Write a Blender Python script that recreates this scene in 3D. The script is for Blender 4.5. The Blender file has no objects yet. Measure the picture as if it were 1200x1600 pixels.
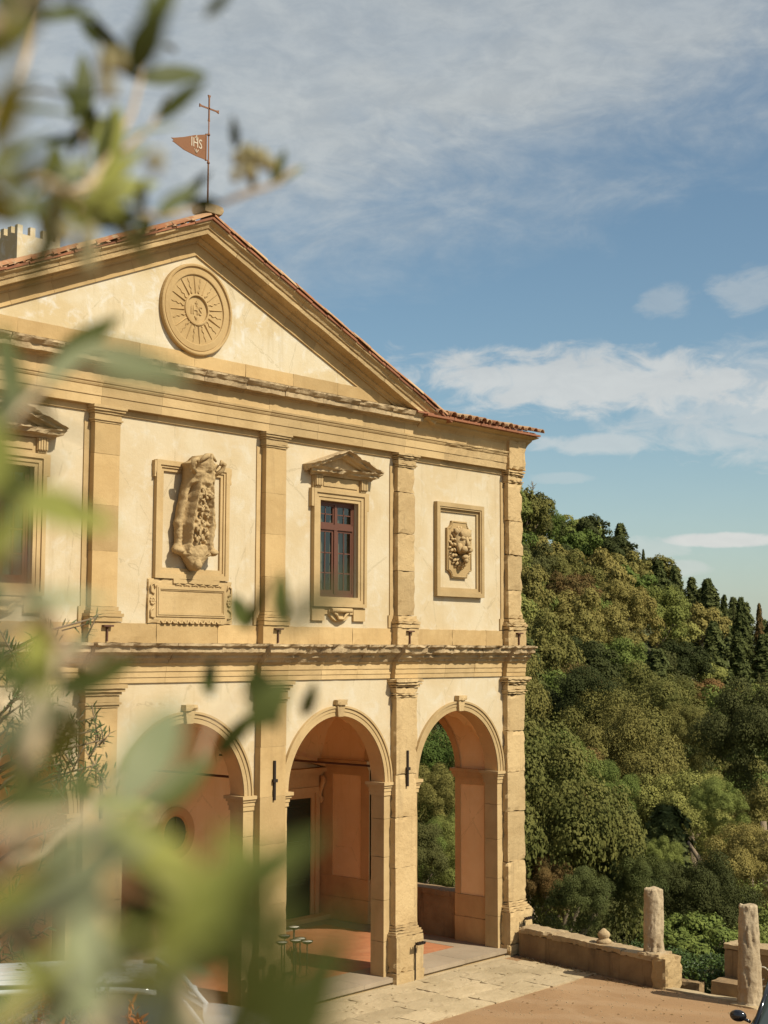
import bpy, bmesh, math, random
import numpy as np
from mathutils import Vector, Matrix, noise as mnoise

random.seed(7)
rng = np.random.default_rng(7)
scene = bpy.context.scene
col = scene.collection
D2R = math.radians

# ------------------------------------------------------------------ camera
CAM = Vector((-14.557, -16.795, 5.70))
YAW, PITCH, ROLL, FPX = D2R(48.600), D2R(5.480), D2R(0.164), 2260.0
Fv = Vector((math.sin(YAW)*math.cos(PITCH), math.cos(YAW)*math.cos(PITCH), math.sin(PITCH)))
R0 = Vector((math.cos(YAW), -math.sin(YAW), 0)); U0 = R0.cross(Fv)
Rv = R0*math.cos(ROLL) + U0*math.sin(ROLL)
Uv = -R0*math.sin(ROLL) + U0*math.cos(ROLL)
cam_d = bpy.data.cameras.new('camera'); cam = bpy.data.objects.new('camera', cam_d); col.objects.link(cam)
cam.matrix_world = Matrix(((Rv.x, Uv.x, -Fv.x, CAM.x), (Rv.y, Uv.y, -Fv.y, CAM.y), (Rv.z, Uv.z, -Fv.z, CAM.z), (0, 0, 0, 1)))
cam_d.sensor_fit = 'VERTICAL'; cam_d.sensor_height = 36; cam_d.sensor_width = 27
cam_d.lens = FPX/1600*36
cam_d.clip_start = 0.05; cam_d.clip_end = 12000
cam_d.dof.use_dof = True; cam_d.dof.focus_distance = 24.0; cam_d.dof.aperture_fstop = 4.8
scene.camera = cam

def sight(u, v, d):
    """a point d metres along the sight line through photo pixel (u, v)"""
    return CAM + (Fv + Rv*((u-600)/FPX) - Uv*((v-800)/FPX))*d

# ------------------------------------------------------------------ light
SUN = Vector((0.155, -0.97, 1.0)).normalized()
sd = bpy.data.lights.new('sun', 'SUN'); sd.energy = 4.8; sd.angle = D2R(0.53); sd.color = (1.0, 0.94, 0.79)
so = bpy.data.objects.new('sun', sd); col.objects.link(so)
so.rotation_euler = (-SUN).to_track_quat('-Z', 'Y').to_euler()
scene.view_settings.view_transform = 'Standard'; scene.view_settings.look = 'None'
scene.view_settings.exposure = 0.36; scene.view_settings.gamma = 1.0
scene.view_settings.use_curve_mapping = False
scene.cycles.use_denoising = True
scene.cycles.max_bounces = 8; scene.cycles.diffuse_bounces = 4; scene.cycles.transparent_max_bounces = 6
scene.cycles.sample_clamp_indirect = 6

# ------------------------------------------------------------------ node helpers
class NT:
    def __init__(s, tree): s.t = tree; s.n = tree.nodes; s.l = tree.links
    def new(s, typ, **kw):
        n = s.n.new(typ)
        for k, v in kw.items():
            if k.startswith('_'): setattr(n, k[1:], v)
        return n
    def put(s, sock, v):
        if isinstance(v, bpy.types.NodeSocket): s.l.new(v, sock)
        elif v is not None: sock.default_value = v
    def math(s, op, a, b=None, c=None, clamp=False):
        n = s.n.new('ShaderNodeMath'); n.operation = op; n.use_clamp = clamp
        s.put(n.inputs[0], a); s.put(n.inputs[1], b)
        if c is not None: s.put(n.inputs[2], c)
        return n.outputs[0]
    def mix(s, f, a, b, blend='MIX'):
        n = s.n.new('ShaderNodeMix'); n.data_type = 'RGBA'; n.blend_type = blend
        s.put(n.inputs[0], f)
        s.put(n.inputs[6], a if isinstance(a, bpy.types.NodeSocket) else (*a[:3], 1))
        s.put(n.inputs[7], b if isinstance(b, bpy.types.NodeSocket) else (*b[:3], 1))
        return n.outputs[2]
    def ramp(s, f, lo, hi):
        n = s.n.new('ShaderNodeMapRange'); n.interpolation_type = 'SMOOTHSTEP'
        s.put(n.inputs[0], f); s.put(n.inputs[1], lo); s.put(n.inputs[2], hi)
        return n.outputs[0]
    def noise(s, vec, scale, detail=5, rough=.55, dist=0.0):
        n = s.n.new('ShaderNodeTexNoise'); s.put(n.inputs['Vector'], vec)
        n.inputs['Scale'].default_value = scale; n.inputs['Detail'].default_value = detail
        n.inputs['Roughness'].default_value = rough; n.inputs['Distortion'].default_value = dist
        return n.outputs[0]
    def mapv(s, vec, scale=(1, 1, 1), loc=(0, 0, 0), rot=(0, 0, 0)):
        n = s.n.new('ShaderNodeMapping'); s.put(n.inputs[0], vec)
        n.inputs['Scale'].default_value = scale; n.inputs['Location'].default_value = loc; n.inputs['Rotation'].default_value = rot
        return n.outputs[0]
    def geo(s): return s.n.new('ShaderNodeNewGeometry')
    def pos(s): return s.geo().outputs['Position']
    def objc(s): return s.n.new('ShaderNodeTexCoord').outputs['Object']
    def rand(s): return s.n.new('ShaderNodeObjectInfo').outputs['Random']
    def bump(s, h, strength=.5, dist=.02, normal=None):
        n = s.n.new('ShaderNodeBump'); s.put(n.inputs['Height'], h)
        n.inputs['Strength'].default_value = strength; n.inputs['Distance'].default_value = dist
        if normal is not None: s.l.new(normal, n.inputs['Normal'])
        return n.outputs[0]

def mat(name):
    m = bpy.data.materials.new(name); m.use_nodes = True
    T = NT(m.node_tree); T.n.clear()
    out = T.n.new('ShaderNodeOutputMaterial'); b = T.n.new('ShaderNodeBsdfPrincipled')
    T.l.new(b.outputs[0], out.inputs[0])
    T.b = b; T.out = out; T.m = m
    return T
def fin(T, colr, rough=.9, normal=None, metal=0, spec=.3):
    T.put(T.b.inputs['Base Color'], colr if isinstance(colr, bpy.types.NodeSocket) else (*colr[:3], 1))
    T.put(T.b.inputs['Roughness'], rough); T.b.inputs['Metallic'].default_value = metal
    T.b.inputs['Specular IOR Level'].default_value = spec
    if normal is not None: T.l.new(normal, T.b.inputs['Normal'])
    return T.m
def val_vary(T, c, amt, rnd=None):
    """multiply colour by 1 +- amt using a 0..1 socket"""
    n = T.n.new('ShaderNodeHueSaturation'); T.put(n.inputs['Color'], c if isinstance(c, bpy.types.NodeSocket) else (*c[:3], 1))
    v = T.math('MULTIPLY_ADD', rnd if rnd is not None else T.rand(), 2*amt, 1-amt)
    T.l.new(v, n.inputs['Value']); return n.outputs[0]

# ------------------------------------------------------------------ sky (Nishita with real cloud layers)
world = bpy.data.worlds.new('World'); scene.world = world; world.use_nodes = True
W = NT(world.node_tree); W.n.clear()
wo = W.n.new('ShaderNodeOutputWorld'); bg = W.n.new('ShaderNodeBackground'); W.l.new(bg.outputs[0], wo.inputs[0])
sky = W.n.new('ShaderNodeTexSky'); sky.sky_type = 'NISHITA'; sky.sun_disc = False
sky.sun_elevation = math.asin(SUN.z); sky.sun_rotation = math.atan2(SUN.x, SUN.y)
sky.altitude = 200; sky.air_density = 1.0; sky.dust_density = 1.2; sky.ozone_density = 1.0
tc = W.n.new('ShaderNodeTexCoord'); dirv = tc.outputs['Generated']
sx = W.n.new('ShaderNodeSeparateXYZ'); W.l.new(dirv, sx.inputs[0])
az = W.math('MULTIPLY', W.math('ARCTAN2', sx.outputs[0], sx.outputs[1]), 57.29578)
el = W.math('MULTIPLY', W.math('ARCSINE', sx.outputs[2]), 57.29578)
skyc = W.mix(1.0, sky.outputs[0], (.84, .935, .88), 'MULTIPLY')
# cloud plane coordinates (a layer seen in perspective)
zz = W.math('ADD', W.math('MAXIMUM', sx.outputs[2], 0.0), 0.12)
cb = W.n.new('ShaderNodeCombineXYZ')
W.l.new(W.math('DIVIDE', sx.outputs[0], zz), cb.inputs[0]); W.l.new(W.math('DIVIDE', sx.outputs[1], zz), cb.inputs[1])
plane = cb.outputs[0]
ang = W.n.new('ShaderNodeCombineXYZ'); W.l.new(az, ang.inputs[0]); W.l.new(el, ang.inputs[1])
n_wisp = W.noise(W.mapv(ang.outputs[0], (.16, .34, 1), rot=(0, 0, D2R(-24))), 1.0, 9, .62, .7)
n_fine = W.noise(W.mapv(ang.outputs[0], (.55, 1.1, 1)), 1.0, 7, .62, .4)
n_big = W.noise(plane, .55, 4, .5, .3)
n_puff = W.noise(W.mapv(ang.outputs[0], (.55, 1.05, 1), loc=(3.1, 1.7, 0)), 1.0, 8, .6, .5)
clouds = None
def addmask(m):
    global clouds
    clouds = m if clouds is None else W.math('MAXIMUM', clouds, m)
# high veil down to a slanting lower border that climbs to the east
edge = W.math('SUBTRACT', el, W.math('ADD', 14.6, W.math('MULTIPLY', W.math('SUBTRACT', az, 46.0), .27)))
edge = W.math('ADD', edge, W.math('MULTIPLY', W.math('SUBTRACT', n_wisp, .5), 8.0))
edge = W.math('ADD', edge, W.math('MULTIPLY', W.math('SUBTRACT', n_fine, .5), 2.2))
veil = W.math('MULTIPLY', W.ramp(edge, -1.8, 5.5), W.math('MULTIPLY_ADD', W.ramp(n_wisp, .25, .7), .22, .66))
veil = W.math('MULTIPLY', veil, W.math('MULTIPLY_ADD', W.ramp(n_big, .3, .6), .25, .75))
veil = W.math('MULTIPLY', veil, W.math('MAXIMUM', W.ramp(az, -5.0, 22.0), W.ramp(n_big, .48, .62)))  # veil broken up west of the view, unseen, to weaken the fill light
addmask(veil)
def puff(a0, e0, ra, re, dens, soft=.55, tilt=0.0, amp=1.3):
    da = W.math('SUBTRACT', az, a0); de = W.math('SUBTRACT', W.math('SUBTRACT', el, e0), W.math('MULTIPLY', da, tilt))
    q = W.math('ADD', W.math('POWER', W.math('DIVIDE', W.math('ABSOLUTE', da), ra), 2.0), W.math('POWER', W.math('DIVIDE', W.math('ABSOLUTE', de), re), 2.0))
    q = W.math('ADD', q, W.math('MULTIPLY', W.math('SUBTRACT', n_puff, .5), -2*amp*1.6))
    return W.math('MULTIPLY', W.math('SUBTRACT', 1.0, W.ramp(q, 1-soft, 1+soft)), dens)
def pa(u): return 48.6 + math.degrees(math.atan((u-600)/FPX))
def pe(v): return 5.48 - math.degrees(math.atan((v-800)/FPX))
addmask(puff(pa(960), pe(603), 7.6, 1.25, .78, .8, -.06, 1.5))
addmask(puff(pa(1240), pe(640), 6.5, 2.0, .55, .9, 0, 1.3))
addmask(puff(pa(930), pe(697), 2.2, .42, .55, .7, 0, 1.1))
addmask(puff(pa(1055), pe(480), 1.0, .55, .34, .9, 0, 1.6))
addmask(puff(pa(1180), pe(470), 1.3, .75, .42, .9, 0, 1.6))
addmask(puff(pa(1135), pe(847), 2.3, .30, .9, .5, 0, .55))
addmask(puff(pa(1010), pe(862), 2.4, .5, .42, .8, 0, 1.3))
addmask(puff(pa(1060), pe(890), 1.5, .42, .5, .8, 0, 1.0))
addmask(puff(pa(880), pe(748), 1.3, .22, .3, .8, 0, 1.0))
addmask(puff(80, 7, 12, 1.6, .7, .8, 0, 1.4)); addmask(puff(20, 8, 11, 1.4, .6, .8, 0, 1.4))
addmask(puff(130, 9, 16, 2.0, .6, .8, 0, 1.4)); addmask(puff(-60, 8, 20, 1.8, .6, .8, 0, 1.4))
# thin milky air towards the horizon
addmask(W.math('MULTIPLY', W.math('SUBTRACT', 1.0, W.ramp(el, -2.0, 11.0)), .30))
shade = W.mix(W.ramp(n_fine, .3, .7), (4.0, 4.25, 4.3), (4.9, 5.1, 5.0))
shade = W.mix(W.ramp(el, 9.0, 16.0), W.mix(.5, shade, (7.2, 7.0, 6.6)), shade)
fc = W.mix(clouds, skyc, shade)
W.l.new(fc, bg.inputs[0]); bg.inputs[1].default_value = 0.093

# ------------------------------------------------------------------ materials
def stone_mat(name, c1, c2, c3, rough=.92, bump=.35, vary=.15, fine=38, streak=.35):
    c1, c2, c3 = [(c[0]*.72, c[1]*.695, c[2]*.66) for c in (c1, c2, c3)]
    T = mat(name); P = T.pos()
    big = T.noise(P, 1.3, 5, .6, .4); mid = T.noise(P, 6.5, 6, .65, .3); fn = T.noise(P, fine, 5, .7)
    st = T.noise(T.mapv(P, (7, 7, .8)), 1.0, 5, .6, .5)
    c = T.mix(T.ramp(big, .35, .68), c1, c2)
    c = T.mix(T.math('MULTIPLY', T.ramp(st, .52, .75), streak), c, c3)
    c = T.mix(T.math('MULTIPLY', T.ramp(mid, .55, .8), .35), c, tuple(min(1, x*1.25) for x in c1))
    c = T.mix(T.math('MULTIPLY', T.ramp(fn, .58, .78), .3), c, tuple(x*.62 for x in c2))
    c = val_vary(T, c, vary)
    n = T.bump(mid, bump, .03); n = T.bump(fn, bump*.9, .008, n)
    return fin(T, c, rough, n, spec=.2)
M = {}
M['stone'] = stone_mat('sandstone', (.61, .43, .21), (.53, .36, .165), (.40, .27, .13))
M['stone_pale'] = stone_mat('pale_sandstone', (.63, .455, .235), (.54, .38, .185), (.42, .30, .16))
M['stone_worn'] = stone_mat('weathered_sandstone', (.62, .45, .235), (.54, .38, .19), (.34, .24, .13), bump=.8, vary=.12, fine=24, streak=.5)
M['stone_lichen'] = stone_mat('lichened_stone', (.58, .44, .26), (.42, .305, .175), (.22, .165, .105), bump=.9, vary=.1, fine=20, streak=.5)
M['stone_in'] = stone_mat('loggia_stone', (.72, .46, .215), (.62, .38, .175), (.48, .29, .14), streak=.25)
M['paver'] = stone_mat('paving_slab', (.57, .455, .29), (.47, .37, .225), (.36, .28, .165), bump=.7, vary=.13, fine=18, streak=.15)
M['border'] = stone_mat('loggia_border_slab', (.44, .35, .25), (.38, .30, .21), (.30, .24, .17), bump=.2, vary=.05)
M['column'] = stone_mat('grey_worn_column_stone', (.54, .43, .285), (.42, .32, .20), (.24, .185, .125), bump=1.0, vary=.08, fine=16, streak=.6)
M['old_wall'] = stone_mat('old_rendered_wall', (.39, .27, .145), (.27, .18, .098), (.10, .072, .045), bump=.8, vary=.05, fine=14, streak=.75)

def plaster(name, c1, c2, c3, patch=.5):
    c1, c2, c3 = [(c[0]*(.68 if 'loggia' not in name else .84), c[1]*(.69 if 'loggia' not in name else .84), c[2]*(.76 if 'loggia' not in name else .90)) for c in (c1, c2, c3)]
    T = mat(name); P = T.pos()
    a = T.noise(P, .9, 6, .6, .5); b = T.noise(P, 3.2, 7, .65, .6); c_ = T.noise(P, 13, 6, .7, .2); f = T.noise(P, 60, 4, .7)
    c = T.mix(T.ramp(a, .35, .66), c1, c2)
    c = T.mix(T.math('MULTIPLY', T.ramp(b, .50, .70), patch), c, c3)
    c = T.mix(T.math('MULTIPLY', T.ramp(c_, .60, .78), .25), c, tuple(x*.72 for x in c2))
    st = T.noise(T.mapv(P, (5, 5, .5)), 1.0, 5, .65, .4)
    c = T.mix(T.math('MULTIPLY', T.ramp(st, .54, .78), .36), c, (c2[0]*.70, c2[1]*.66, c2[2]*.6))
    st2 = T.noise(T.mapv(P, (17, 17, .35)), 1.0, 4, .6, .2)
    c = T.mix(T.math('MULTIPLY', T.ramp(st2, .62, .82), .30), c, (c2[0]*.6, c2[1]*.55, c2[2]*.5))
    ck = T.n.new('ShaderNodeTexVoronoi'); ck.feature = 'DISTANCE_TO_EDGE'; T.l.new(T.mapv(P, (.9, .9, .6)), ck.inputs['Vector']); ck.inputs['Scale'].default_value = .9
    wob = T.math('ADD', ck.outputs['Distance'], T.math('MULTIPLY', T.math('SUBTRACT', b, .5), .10))
    c = T.mix(T.math('MULTIPLY', T.math('SUBTRACT', 1.0, T.ramp(T.math('ABSOLUTE', wob), .0, .006)), .35), c, tuple(x*.5 for x in c2))
    n = T.bump(c_, .28, .02); n = T.bump(f, .35, .005, n)
    return fin(T, c, .93, n, spec=.15)
M['plaster'] = plaster('ochre_lime_plaster', (.76, .615, .375), (.70, .53, .285), (.80, .71, .51))
M['plaster_tymp'] = plaster('patchy_lime_plaster', (.79, .66, .42), (.71, .54, .28), (.84, .77, .60), .85)
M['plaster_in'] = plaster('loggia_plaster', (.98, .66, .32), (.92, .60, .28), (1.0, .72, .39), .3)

def tile_mat():
    T = mat('terracotta'); P = T.pos()
    a = T.noise(P, 9, 6, .6, .4); b = T.noise(P, 34, 5, .7)
    r = T.rand()
    c = T.mix(T.ramp(r, .0, 1.0), (.33, .135, .065), (.44, .28, .15))
    c = T.mix(T.math('MULTIPLY', T.ramp(a, .48, .68), .75), c, (.40, .32, .20))
    c = T.mix(T.math('MULTIPLY', T.ramp(b, .58, .75), .5), c, (.18, .13, .085))
    return fin(T, val_vary(T, c, .14), .95, T.bump(b, .6, .01), spec=.1)
M['tile'] = tile_mat()
T = mat('red_brick_slab'); P = T.pos(); a = T.noise(P, 14, 5, .6)
M['pianella'] = fin(T, val_vary(T, T.mix(T.ramp(a, .3, .7), (.27, .105, .05), (.20, .085, .045)), .18), .9, T.bump(a, .3, .01))
def floor_mat():
    T = mat('loggia_brick_floor'); P = T.pos()
    bt = T.n.new('ShaderNodeTexBrick'); T.l.new(T.mapv(P, (1, 1, 1), rot=(0, 0, D2R(45))), bt.inputs['Vector'])
    bt.inputs['Color1'].default_value = (.42, .16, .065, 1); bt.inputs['Color2'].default_value = (.35, .125, .052, 1)
    bt.inputs['Mortar'].default_value = (.27, .14, .07, 1); bt.inputs['Scale'].default_value = 4.0
    bt.inputs['Mortar Size'].default_value = .008; bt.inputs['Brick Width'].default_value = .9; bt.inputs['Row Height'].default_value = .45
    n = T.noise(P, 4, 5, .6)
    c = T.mix(T.math('MULTIPLY', T.ramp(n, .4, .7), .35), bt.outputs[0], (.42, .21, .10))
    return fin(T, c, .62, T.bump(bt.outputs['Fac'], -.3, .003), spec=.4)
M['brickfloor'] = floor_mat()
def ground_mat():
    T = mat('pinkish_rolled_gravel'); P = T.pos()
    a = T.noise(P, .5, 5, .6, .5); b = T.noise(P, 70, 5, .75); c2 = T.noise(T.mapv(P, (1.0, .35, 1), rot=(0, 0, D2R(28))), 1.1, 6, .6, 1.0)
    c = T.mix(T.ramp(a, .35, .65), (.31, .188, .094), (.265, .157, .078))
    c = T.mix(T.math('MULTIPLY', T.ramp(c2, .5, .72), .45), c, (.36, .24, .135))
    c = T.mix(T.math('MULTIPLY', T.ramp(b, .55, .8), .35), c, (.16, .10, .06))
    d3 = T.noise(P, 9, 6, .7, .6); c = T.mix(T.math('MULTIPLY', T.ramp(d3, .52, .72), .30), c, (.20, .125, .07))
    trk = T.n.new('ShaderNodeTexWave'); T.l.new(T.mapv(P, (.35, .35, .35), rot=(0, 0, D2R(-24))), trk.inputs['Vector']); trk.inputs['Scale'].default_value = .8; trk.inputs['Distortion'].default_value = 5.0; trk.inputs['Detail'].default_value = 3
    c = T.mix(T.math('MULTIPLY', T.ramp(trk.outputs[1], .62, .95), .16), c, (.40, .28, .17))
    sp = T.n.new('ShaderNodeTexVoronoi'); T.l.new(P, sp.inputs['Vector']); sp.inputs['Scale'].default_value = 55
    c = T.mix(T.math('MULTIPLY', T.math('SUBTRACT', 1.0, T.ramp(sp.outputs['Distance'], .12, .3)), .30), c, (.42, .32, .21))
    return fin(T, c, .95, T.bump(b, .9, .010, T.bump(sp.outputs['Distance'], -.5, .008)), spec=.15)
M['ground'] = ground_mat()
def terr_mat():
    T = mat('undergrowth_earth'); P = T.pos()
    a = T.noise(P, .12, 6, .6, .4); b = T.noise(P, 1.5, 6, .7)
    c = T.mix(T.ramp(a, .35, .65), (.055, .07, .028), (.10, .09, .045))
    c = T.mix(T.math('MULTIPLY', T.ramp(b, .5, .75), .5), c, (.03, .045, .02))
    return fin(T, c, 1.0, T.bump(b, 1.0, .3), spec=.1)
M['terrain'] = terr_mat()
def simple(name, c, rough=.6, metal=0, spec=.4, bumpv=0, vary=0):
    T = mat(name); cc = c
    nrm = None
    if bumpv:
        n = T.noise(T.pos(), 30, 5, .65); nrm = T.bump(n, bumpv, .006)
        cc = T.mix(T.math('MULTIPLY', T.ramp(n, .45, .75), .4), c, tuple(x*.6 for x in c))
    if vary: cc = val_vary(T, cc, vary)
    return fin(T, cc, rough, nrm, metal, spec)
M['wood'] = simple('red_brown_window_wood', (.11, .042, .024), .5, bumpv=.2)
M['wood_dark'] = simple('dark_rail_wood', (.07, .055, .045), .6, bumpv=.2)
M['door'] = simple('dark_green_door_paint', (.018, .030, .016), .30, spec=.5, bumpv=.08)
M['iron'] = simple('black_wrought_iron', (.045, .032, .024), .55, .6, bumpv=.3)
M['rust'] = simple('rusted_iron', (.10, .045, .025), .8, .2, bumpv=.5)
M['vane'] = simple('rust_brown_vane_metal', (.20, .085, .035), .65, .2, bumpv=.3)
M['letter'] = simple('pale_vane_paint', (.50, .42, .32), .8)
M['dish'] = simple('candle_dish_enamel', (.62, .56, .45), .45, bumpv=.1)
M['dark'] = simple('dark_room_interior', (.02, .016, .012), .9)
M['curtain'] = simple('grey_linen_curtain', (.30, .26, .19), .95, bumpv=.1)
M['carpaint'] = simple('white_car_paint', (.62, .64, .66), .18, .1, .6)
M['carblack'] = simple('black_car_paint', (.012, .012, .014), .12, 0, .6)
M['rubber'] = simple('tyre_rubber', (.02, .02, .02), .85)
M['chrome'] = simple('alloy_metal', (.6, .6, .6), .3, .9)
M['carglass'] = simple('tinted_car_glass', (.035, .045, .042), .05, 0, .8)
M['bark'] = simple('grey_brown_bark', (.20, .145, .09), .95, bumpv=.9, vary=.1)
M['twig'] = simple('pale_olive_twig_bark', (.42, .31, .19), .85, bumpv=.3, vary=.1)
def glass_mat():
    T = mat('window_glass'); T.n.remove(T.b)
    g = T.n.new('ShaderNodeBsdfGlossy'); g.inputs['Roughness'].default_value = .03
    g.inputs['Color'].default_value = (.9, .95, .95, 1)
    t = T.n.new('ShaderNodeBsdfTransparent'); t.inputs[0].default_value = (.50, .52, .46, 1)
    f = T.n.new('ShaderNodeLayerWeight'); f.inputs[0].default_value = .5
    m = T.n.new('ShaderNodeMixShader'); T.l.new(T.math('MULTIPLY_ADD', T.math('POWER', f.outputs[1], 4.0), .7, .09), m.inputs[0])
    T.l.new(t.outputs[0], m.inputs[1]); T.l.new(g.outputs[0], m.inputs[2]); T.l.new(m.outputs[0], T.out.inputs[0])
    return T.m
M['glass'] = glass_mat()

def leaf_mat(name, c1, c2, c3=None, trans=.18, vary=.18, scale=.9, back=None, rough=.75, spec=.12):
    """foliage: c1/c2 mixed by noise through the crown, c3 tints whole plants by their own random number"""
    c1, c2 = [tuple(x*.85 for x in c) for c in (c1, c2)]
    T = mat(name); P = T.pos()
    a = T.noise(P, scale, 5, .6, .3)
    c = T.mix(T.ramp(a, .36, .66), c1, c2)
    if c3 is not None: c = T.mix(T.math('MULTIPLY', T.rand(), .85), c, c3)
    c = val_vary(T, c, vary)
    b2 = T.noise(P, scale*9, 3, .6); c = val_vary(T, c, .22, b2)
    if back is not None: c = T.mix(T.geo().outputs['Backfacing'], c, back)
    fin(T, c, rough, None, 0, spec)
    tr = T.n.new('ShaderNodeBsdfTranslucent'); T.l.new(c, tr.inputs[0])
    m = T.n.new('ShaderNodeMixShader'); m.inputs[0].default_value = trans
    T.l.new(T.b.outputs[0], m.inputs[1]); T.l.new(tr.outputs[0], m.inputs[2]); T.l.new(m.outputs[0], T.out.inputs[0])
    return T.m
M['f_green'] = leaf_mat('mid_green_foliage', (.15, .20, .038), (.09, .135, .026), (.17, .18, .045))
M['f_brown'] = leaf_mat('olive_brown_foliage', (.20, .185, .046), (.13, .135, .032), (.225, .175, .05))
M['f_yellow'] = leaf_mat('yellow_green_foliage', (.25, .26, .06), (.18, .20, .044), (.26, .23, .065))
M['f_dark'] = leaf_mat('dark_evergreen_foliage', (.052, .062, .016), (.068, .078, .02), (.085, .08, .024))
M['f_conifer'] = leaf_mat('conifer_foliage', (.07, .085, .022), (.10, .11, .026), (.085, .09, .028), trans=.12)
M['f_rust'] = leaf_mat('rust_tinged_foliage', (.17, .11, .035), (.12, .11, .032), (.22, .11, .04))
M['f_bush'] = leaf_mat('bright_bush_foliage', (.20, .235, .05), (.13, .165, .036), None, scale=3)
M['f_hedge'] = leaf_mat('glossy_hedge_leaves', (.085, .125, .024), (.05, .08, .017), None, scale=5, rough=.45, spec=.25)
M['ol_dark'] = leaf_mat('olive_leaf_dark', (.075, .088, .020), (.11, .122, .028), None, .25, .15, 18, (.26, .28, .16), .5)
M['ol_pale'] = leaf_mat('olive_leaf_silvery', (.30, .31, .17), (.22, .245, .12), None, .3, .15, 18, (.42, .42, .28), .6)
M['ol_yel'] = leaf_mat('olive_leaf_yellow', (.36, .35, .085), (.26, .28, .065), None, .35, .12, 18, (.40, .39, .18), .5)  # yellow-green olive leaves with a paler back
M['ol_bud'] = leaf_mat('olive_bud', (.52, .44, .24), (.40, .34, .14), None, .3, .15, 18)
M['oleander'] = leaf_mat('narrow_green_leaf', (.055, .085, .028), (.10, .13, .045), None, .22, .25, 6, (.22, .25, .14), .5)
M['dry_leaf'] = leaf_mat('orange_dry_leaf', (.55, .19, .05), (.42, .12, .035), None, .3, .2, 12)

# ------------------------------------------------------------------ object helpers
def link(o, parent=None):
    col.objects.link(o)
    if parent is not None: o.parent = parent
    return o
def thing(name, label, cat, loc=(0, 0, 0), group=None, rotz=0):
    o = bpy.data.objects.new(name, None); o.empty_display_size = .2
    o.location = loc; o.rotation_euler = (0, 0, rotz); link(o)
    o['label'] = label; o['category'] = cat
    if group: o['group'] = group
    return o
def kind(o, k): o['kind'] = k; return o

def nz(p, s, seed=0.0):
    return mnoise.noise(Vector((p[0]*s+seed, p[1]*s-seed, p[2]*s+seed*.7)))

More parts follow.
